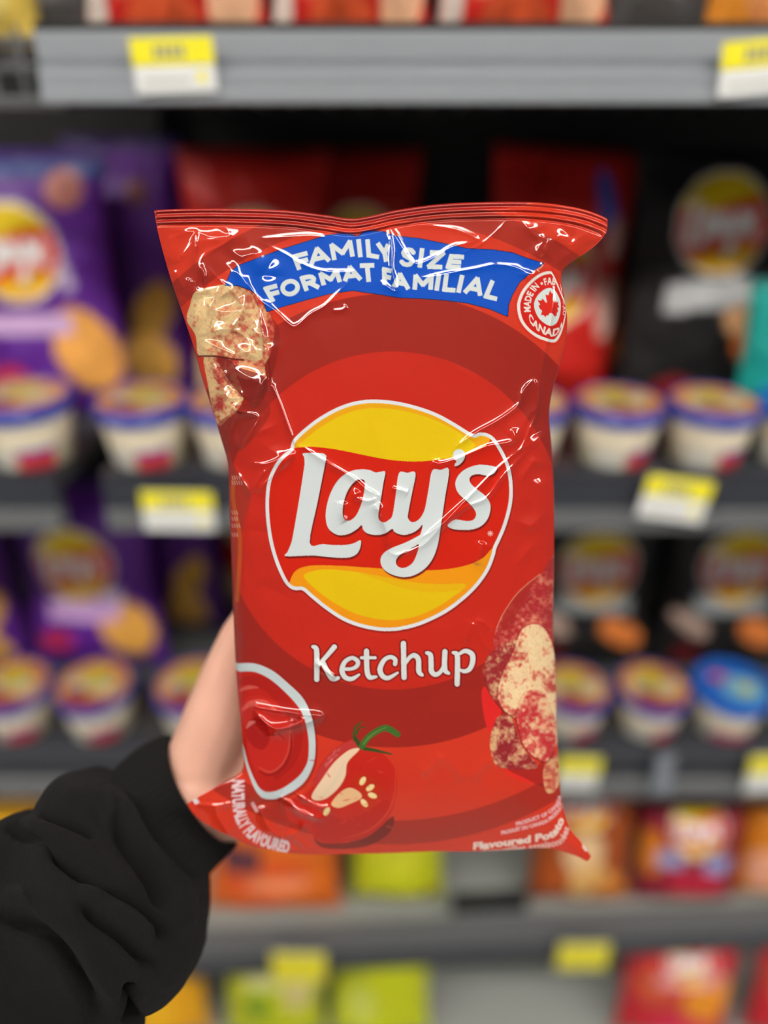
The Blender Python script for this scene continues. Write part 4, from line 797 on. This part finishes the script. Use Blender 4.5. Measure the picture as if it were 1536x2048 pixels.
# ------------------------------------------------------------------ surface grid between the traced outline edges
top_c = [(312, 425), (318, 420), (420, 417), (560, 420), (650, 430), (700, 437), (740, 432), (800, 419), (900, 407), (1050, 404), (1150, 415), (1208, 434), (1215, 445)]
bot_c = [(374, 1608), (395, 1636), (440, 1663), (465, 1674), (500, 1690), (560, 1703), (620, 1709), (750, 1707), (860, 1703), (940, 1703), (1030, 1699), (1095, 1696), (1150, 1711), (1174, 1722), (1182, 1712)]
lef_c = [(312, 425), (320, 470), (345, 560), (372, 640), (395, 710), (408, 760), (430, 830), (445, 880), (458, 930), (460, 1000), (465, 1150), (470, 1300), (476, 1400), (484, 1480), (487, 1530), (478, 1548), (440, 1568), (374, 1608)]
rig_c = [(1215, 445), (1211, 468), (1180, 500), (1132, 534), (1122, 560), (1128, 600), (1134, 640), (1130, 690), (1118, 735), (1105, 780), (1098, 830), (1103, 900), (1108, 1000), (1108, 1150), (1106, 1250), (1112, 1350), (1114, 1450), (1118, 1520), (1124, 1600), (1140, 1655), (1163, 1685), (1182, 1712)]
def resample_x(P, n):
    P = catmull(P, 8); s = np.r_[0, np.cumsum(np.hypot(*np.diff(P, axis=0).T))]; t = np.linspace(0, s[-1], n); return np.stack([np.interp(t, s, P[:, 0]), np.interp(t, s, P[:, 1])], -1)
def resample_y(P, n):
    P = catmull(P, 8); y = np.maximum.accumulate(P[:, 1])+np.arange(len(P))*1e-6; t = np.linspace(y[0], y[-1], n); return np.stack([np.interp(t, y, P[:, 0]), t], -1)
def tfi(nu, nv):
    T = resample_x(top_c, nu); B = resample_x(bot_c, nu); L = resample_y(lef_c, nv); R = resample_y(rig_c, nv)
    u = np.linspace(0, 1, nu)[None, :, None]; v = np.linspace(0, 1, nv)[:, None, None]
    return (1-v)*T[None]+v*B[None]+(1-u)*L[:, None]+u*R[:, None]-((1-u)*(1-v)*T[0]+u*(1-v)*T[-1]+(1-u)*v*B[0]+u*v*B[-1]), u[..., 0], v[..., 0]
def sstep(x): x = np.clip(x, 0, 1); return x*x*(3-2*x)
def pillow(u, v):
    s = np.abs(2*u-1); fx = np.clip(1-s**3.2, 0, 1)**.55
    fv = np.clip(1-(1-np.clip(v/.5, 0, 1))**2, 0, 1)*np.clip(1-(1-np.clip((1-v)/.30, 0, 1))**2, 0, 1)
    return fx*fv
def tilt(py): return .000035*(py-900)
def lean(v): return .014*sstep((v-.72)/.28)+.017*np.clip(1-v/.5, 0, 1)**2
def sample(img, px, py, s, x0, y0):
    x = np.clip((px-x0)*s, 0, img.shape[1]-1.001); y = np.clip((py-y0)*s, 0, img.shape[0]-1.001)
    xi = x.astype(int); yi = y.astype(int); fx = x-xi; fy = y-yi
    if img.ndim == 3: fx = fx[..., None]; fy = fy[..., None]
    return (img[yi, xi]*(1-fx)+img[yi, xi+1]*fx)*(1-fy)+(img[yi+1, xi]*(1-fx)+img[yi+1, xi+1]*fx)*fy
NU, NV = 760, 1100
G2, uu, vv = tfi(NU, NV); PX, PY = G2[..., 0], G2[..., 1]
# smooth the relief a touch
for _ in range(1): rel = (rel+np.roll(rel, 1, 0)+np.roll(rel, -1, 0)+np.roll(rel, 1, 1)+np.roll(rel, -1, 1))/5
edge = np.clip(np.minimum(np.minimum(uu, 1-uu)*12, np.minimum(vv, 1-vv)*25), 0, 1)
h = .024*pillow(uu, vv)+lean(vv)+sample(rel, PX, PY, 1, X0, Y0)*(.25+.75*edge)
h = h+np.where(vv < .028, .0009*np.sin(vv/.028*math.pi*6)*edge**.3, 0)
dep = D0-h+tilt(PY)
P3 = rays_np(PX, PY, dep)
# vertex normals over the whole grid, so that the printed pieces meet without a seam
du = np.gradient(P3, axis=1); dv = np.gradient(P3, axis=0); NRM = np.cross(dv, du); NRM /= np.linalg.norm(NRM, axis=-1, keepdims=True)+1e-12
vdir = P3-np.array(EYE)
if (NRM*vdir).sum() > 0: NRM = -NRM
colr = srgb(np.clip(sample(art, PX, PY, SS, X0, Y0), 0, 255))*.66     # ink density of the print
M_bag = mat('chip_bag_film', attr=True, rough=0.45, coat=1.0, coat_rough=0.03, spec=.05)
M_bag.node_tree.nodes['Principled BSDF'].inputs['Coat IOR'].default_value = 1.55
root_loc = Vector(rays_np(745, 1700, D0+.02))
bag = thing('chip_bag', 'large glossy red ketchup chip bag held up in the hand, in sharp focus', 'bag', root_loc)
I = np.arange(NU*NV).reshape(NV, NU)
Q = np.stack([I[:-1, :-1], I[1:, :-1], I[1:, 1:], I[:-1, 1:]], -1).reshape(-1, 4)
fc = lambda A: (A[:-1, :-1]+A[1:, 1:])/2
fxp, fyp = fc(PX), fc(PY)
fid = idm[np.clip(((fyp-Y0)*SS).round().astype(int), 0, CHh-1), np.clip(((fxp-X0)*SS).round().astype(int), 0, CW-1)].reshape(-1)
flatP = P3.reshape(-1, 3)-np.array(root_loc); flatN = NRM.reshape(-1, 3); flatC = colr.reshape(-1, 3)
made = {}
for k, nm in enumerate(NAMES):
    sel = Q[fid == k]
    if len(sel) == 0: continue
    use, inv = np.unique(sel, return_inverse=True)
    me = mesh_data(nm, flatP[use], inv.reshape(-1, 4), M_bag, flatC[use], True)
    me.normals_split_custom_set_from_vertices(flatN[use])
    pr = PARENT[k]; made[k] = obj(nm, me, made.get(pr, bag) if pr is not None else bag)
LAB = {'bowl_picture': 'printed white bowl of ketchup', 'tomato_picture': 'printed cut tomato with green stem', 'banner_print': 'blue FAMILY SIZE FORMAT FAMILIAL banner', 'badge_print': 'round red and white Made in Canada badge', 'logo_print': 'round yellow and red logo with white script', 'top_seal': 'crimped dark red top seal'}
for k, o in made.items():
    if NAMES[k] in LAB: o['label'] = LAB[NAMES[k]]
# back panel
G3, u3, v3 = tfi(90, 130); hb = .036*pillow(u3, v3)-lean(v3)
Pb = rays_np(G3[..., 0], G3[..., 1], D0+hb+.00005+tilt(G3[..., 1]))-np.array(root_loc)
I3 = np.arange(90*130).reshape(130, 90); Qb = np.stack([I3[:-1, :-1], I3[:-1, 1:], I3[1:, 1:], I3[1:, :-1]], -1).reshape(-1, 4)
M_bagb = mat('chip_bag_back_film', (176, 44, 30), 0.3, coat=1.0, coat_rough=.05, noise=(30, .06))
obj('back_film', mesh_data('back_film', Pb.reshape(-1, 3), Qb, M_bagb, None, True), bag)
# ------------------------------------------------------------------ the holding arm: hand, sleeve, cuff
M_skin = mat('skin', (216, 166, 146), 0.5, noise=(40, .08), spec=.4)
M_skin.node_tree.nodes['Principled BSDF'].inputs['Subsurface Weight'].default_value = 0.12
M_skin.node_tree.nodes['Principled BSDF'].inputs['Subsurface Radius'].default_value = (.012, .004, .002)
M_cloth = mat('black_sweatshirt', (21, 21, 21), 0.95, bump=(1200, .6), spec=.15)
M_cloth.node_tree.nodes['Principled BSDF'].inputs['Sheen Weight'].default_value = .02
M_nail = mat('nail', (228, 184, 168), 0.3, noise=(40, .03))
def capsule_chain(bm, pts):
    """tapered round links between (px, py, depth, radius) points"""
    W_ = [(at_depth(x, y, d), r) for x, y, d, r in pts]
    for (p, r), (q, s) in zip(W_[:-1], W_[1:]):
        n = max(2, int((q-p).length/.004))
        for k in range(n+1):
            t = k/n; bmesh.ops.create_icosphere(bm, subdivisions=2, radius=r+(s-r)*t, matrix=Matrix.Translation(p.lerp(q, t)))
bm = bmesh.new()
# forearm, wrist, palm
capsule_chain(bm, [(60, 1905, .43, .036), (240, 1730, .465, .033), (400, 1590, .495, .026)])
capsule_chain(bm, [(372, 1562, .497, .021), (440, 1500, .508, .022), (500, 1330, .515, .017)])
capsule_chain(bm, [(430, 1640, .497, .020), (510, 1590, .508, .022), (640, 1440, .514, .017)])
capsule_chain(bm, [(410, 1590, .500, .022), (480, 1540, .512, .022), (575, 1370, .517, .018)])
# thumb (thenar, two links) and four fingers spread behind the bag
capsule_chain(bm, [(395, 1535, .496, .024), (434, 1440, .492, .0235), (456, 1360, .488, .0195), (482, 1275, .482, .0145), (520, 1200, .479, .0105)])
capsule_chain(bm, [(510, 1320, .514, .0125), (535, 1190, .512, .0105), (552, 1100, .506, .0095), (562, 1045, .500, .008)])
capsule_chain(bm, [(560, 1340, .517, .0125), (620, 1200, .515, .0105), (655, 1100, .509, .0095), (672, 1040, .502, .008)])
capsule_chain(bm, [(605, 1385, .517, .0120), (690, 1260, .515, .0100), (745, 1175, .509, .0090), (772, 1125, .502, .0078)])
capsule_chain(bm, [(640, 1440, .515, .0110), (730, 1355, .513, .0088), (780, 1300, .507, .0080), (806, 1265, .501, .0070)])
me = bpy.data.meshes.new('person'); bm.to_mesh(me); bm.free()
po = obj('person', me)
rm = po.modifiers.new('r', 'REMESH'); rm.mode = 'VOXEL'; rm.voxel_size = .0022; rm.use_smooth_shade = True
sm = po.modifiers.new('s', 'SMOOTH'); sm.factor = .5; sm.iterations = 14
dg = bpy.context.evaluated_depsgraph_get(); me2 = bpy.data.meshes.new_from_object(po.evaluated_get(dg))
po.modifiers.clear(); po.data = me2; me2.materials.clear(); me2.materials.append(M_skin)
me2.polygons.foreach_set('use_smooth', np.ones(len(me2.polygons), dtype=bool))
tag(po, 'left arm in a black sweatshirt sleeve holding up the red chip bag', 'person')
# sleeve and cuff: rows of (upper-left edge point, lower-right edge point, depth)
def sleeve_tube(rows, nr, nt, flat, folds=(), wob=0.0, seed=1, roundend=0.0):
    A = catmull([r[0] for r in rows], nr); B = catmull([r[1] for r in rows], nr); D = catmull([(r[2], 0) for r in rows], nr)[:, 0]
    n = len(A); th = np.linspace(0, 2*np.pi, nt, endpoint=False)
    V = np.zeros((n, nt, 3))
    for i in range(n):
        c2 = (A[i]+B[i])/2; a3 = rays_np(A[i, 0], A[i, 1], D[i]); b3 = rays_np(B[i, 0], B[i, 1], D[i]); c3 = (a3+b3)/2; hw = (a3-b3)/2
        dz = np.array(FWD)*np.linalg.norm(hw)*flat
        V[i] = c3+np.cos(th)[:, None]*hw+np.sin(th)[:, None]*dz
    for _ in range(1):
        du = np.roll(V, -1, 1)-np.roll(V, 1, 1); dv_ = np.gradient(V, axis=0); N = np.cross(dv_, du); N /= np.linalg.norm(N, axis=-1, keepdims=True)+1e-12
        cen = V.mean(1, keepdims=True); sgn = np.sign(((V-cen)*N).sum()); N *= sgn
    qx, qy = project(V.reshape(-1, 3)); qx = qx.reshape(n, nt); qy = qy.reshape(n, nt)
    front = np.clip(-(N@np.array(FWD))*1.6+.25, 0, 1)
    disp = np.zeros((n, nt))
    for pts, amp, wd in folds:
        P = catmull([(x/2.4154, 1200+y/2.4154) for x, y in pts], 6); best = np.full(qx.shape, 1e9); tp = np.zeros(qx.shape)
        for k in range(len(P)-1):
            (x0, y0), (x1, y1) = P[k], P[k+1]; ex, ey = x1-x0, y1-y0; t = np.clip(((qx-x0)*ex+(qy-y0)*ey)/(ex*ex+ey*ey+1e-9), 0, 1)
            dd = np.hypot(qx-x0-t*ex, qy-y0-t*ey); m = dd < best; best[m] = dd[m]; tp[m] = (k+t[m])/(len(P)-1)
        disp += amp*(2.0 if amp < 0 else 1.7)*np.exp(-(best/wd)**2)*np.clip(np.minimum(tp, 1-tp)*5+.1, 0, 1)*front
    rng = np.random.default_rng(seed); nz = fbm((n, nt), 30, rng)-.5; disp += wob*nz*np.minimum(1, np.minimum(np.arange(nt), nt-1-np.arange(nt))/10)[None]
    V = V+N*disp[..., None]
    I = np.arange(n*nt).reshape(n, nt); J = np.roll(I, -1, 1)
    F = np.stack([I[:-1], J[:-1], J[1:], I[1:]], -1).reshape(-1, 4)
    return V.reshape(-1, 3), F, n, nt
VAL = [([(190, 1030), (300, 1068), (400, 1105), (450, 1145)], -.007, 9), ([(30, 1085), (200, 1185), (350, 1290), (500, 1390), (650, 1480), (740, 1560), (810, 1650)], -.008, 11),
       ([(390, 1470), (480, 1545), (600, 1625), (700, 1730), (780, 1800)], -.009, 13), ([(-20, 1515), (100, 1550), (220, 1605), (310, 1700), (370, 1800), (420, 1900), (475, 2060)], -.009, 14),
       ([(560, 1030), (600, 1150), (680, 1270), (760, 1410), (820, 1520)], -.006, 14),
       ([(60, 1040), (200, 1110), (380, 1200), (560, 1320), (700, 1440)], .004, 20), ([(380, 1380), (520, 1430), (650, 1530), (740, 1640)], .005, 18), ([(0, 1430), (160, 1470), (330, 1600), (450, 1760), (560, 1950)], .005, 24),
       ([(300, 900), (480, 960), (640, 1060), (740, 1200), (860, 1400), (900, 1600)], .005, 30), ([(640, 1850), (620, 1950), (650, 2060)], -.008, 12)]
rows = [((258, 1560), (402, 1745), .468), ((235, 1556), (408, 1762), .467), ((200, 1550), (412, 1790), .464), ((152, 1546), (411, 1840), .458), ((102, 1566), (400, 1915), .450), ((68, 1626), (352, 1982), .442), ((6, 1640), (280, 2006), .432), ((-70, 1690), (276, 2090), .418), ((-160, 1800), (250, 2200), .40), ((-260, 1930), (190, 2330), .385)]
V, F, n_, t_ = sleeve_tube(rows, 22, 220, .82, VAL, .006)
obj('sleeve', mesh_data('sleeve', V, F, M_cloth, None, True), po)
rows = [((336, 1476), (474, 1688), .4935), ((330, 1474), (470, 1692), .4935), ((318, 1476), (462, 1700), .492), ((285, 1492), (440, 1722), .487), ((250, 1518), (415, 1748), .480), ((222, 1550), (392, 1770), .474), ((215, 1580), (370, 1790), .468)]
V, F, n_, t_ = sleeve_tube(rows, 12, 260, .80, [], .0015, 3)
V = V.reshape(-1, 260, 3); cen = V.mean(1, keepdims=True); dirn = V-cen; dirn /= np.linalg.norm(dirn, axis=-1, keepdims=True)
V = V+dirn*(.0005*np.cos(np.arange(260)*2*np.pi/260*65))[None, :, None]
inner = (cen+(V-cen)*.90)[0:14][::-1]           # the cuff turns inwards at its opening
V2 = np.concatenate([inner, V], 0); n2_ = len(V2); I = np.arange(n2_*260).reshape(n2_, 260); J = np.roll(I, -1, 1)
F = np.stack([I[:-1], J[:-1], J[1:], I[1:]], -1).reshape(-1, 4)
obj('cuff', mesh_data('cuff', V2.reshape(-1, 3), F, M_cloth, None, True), po)['label'] = 'ribbed black cuff'
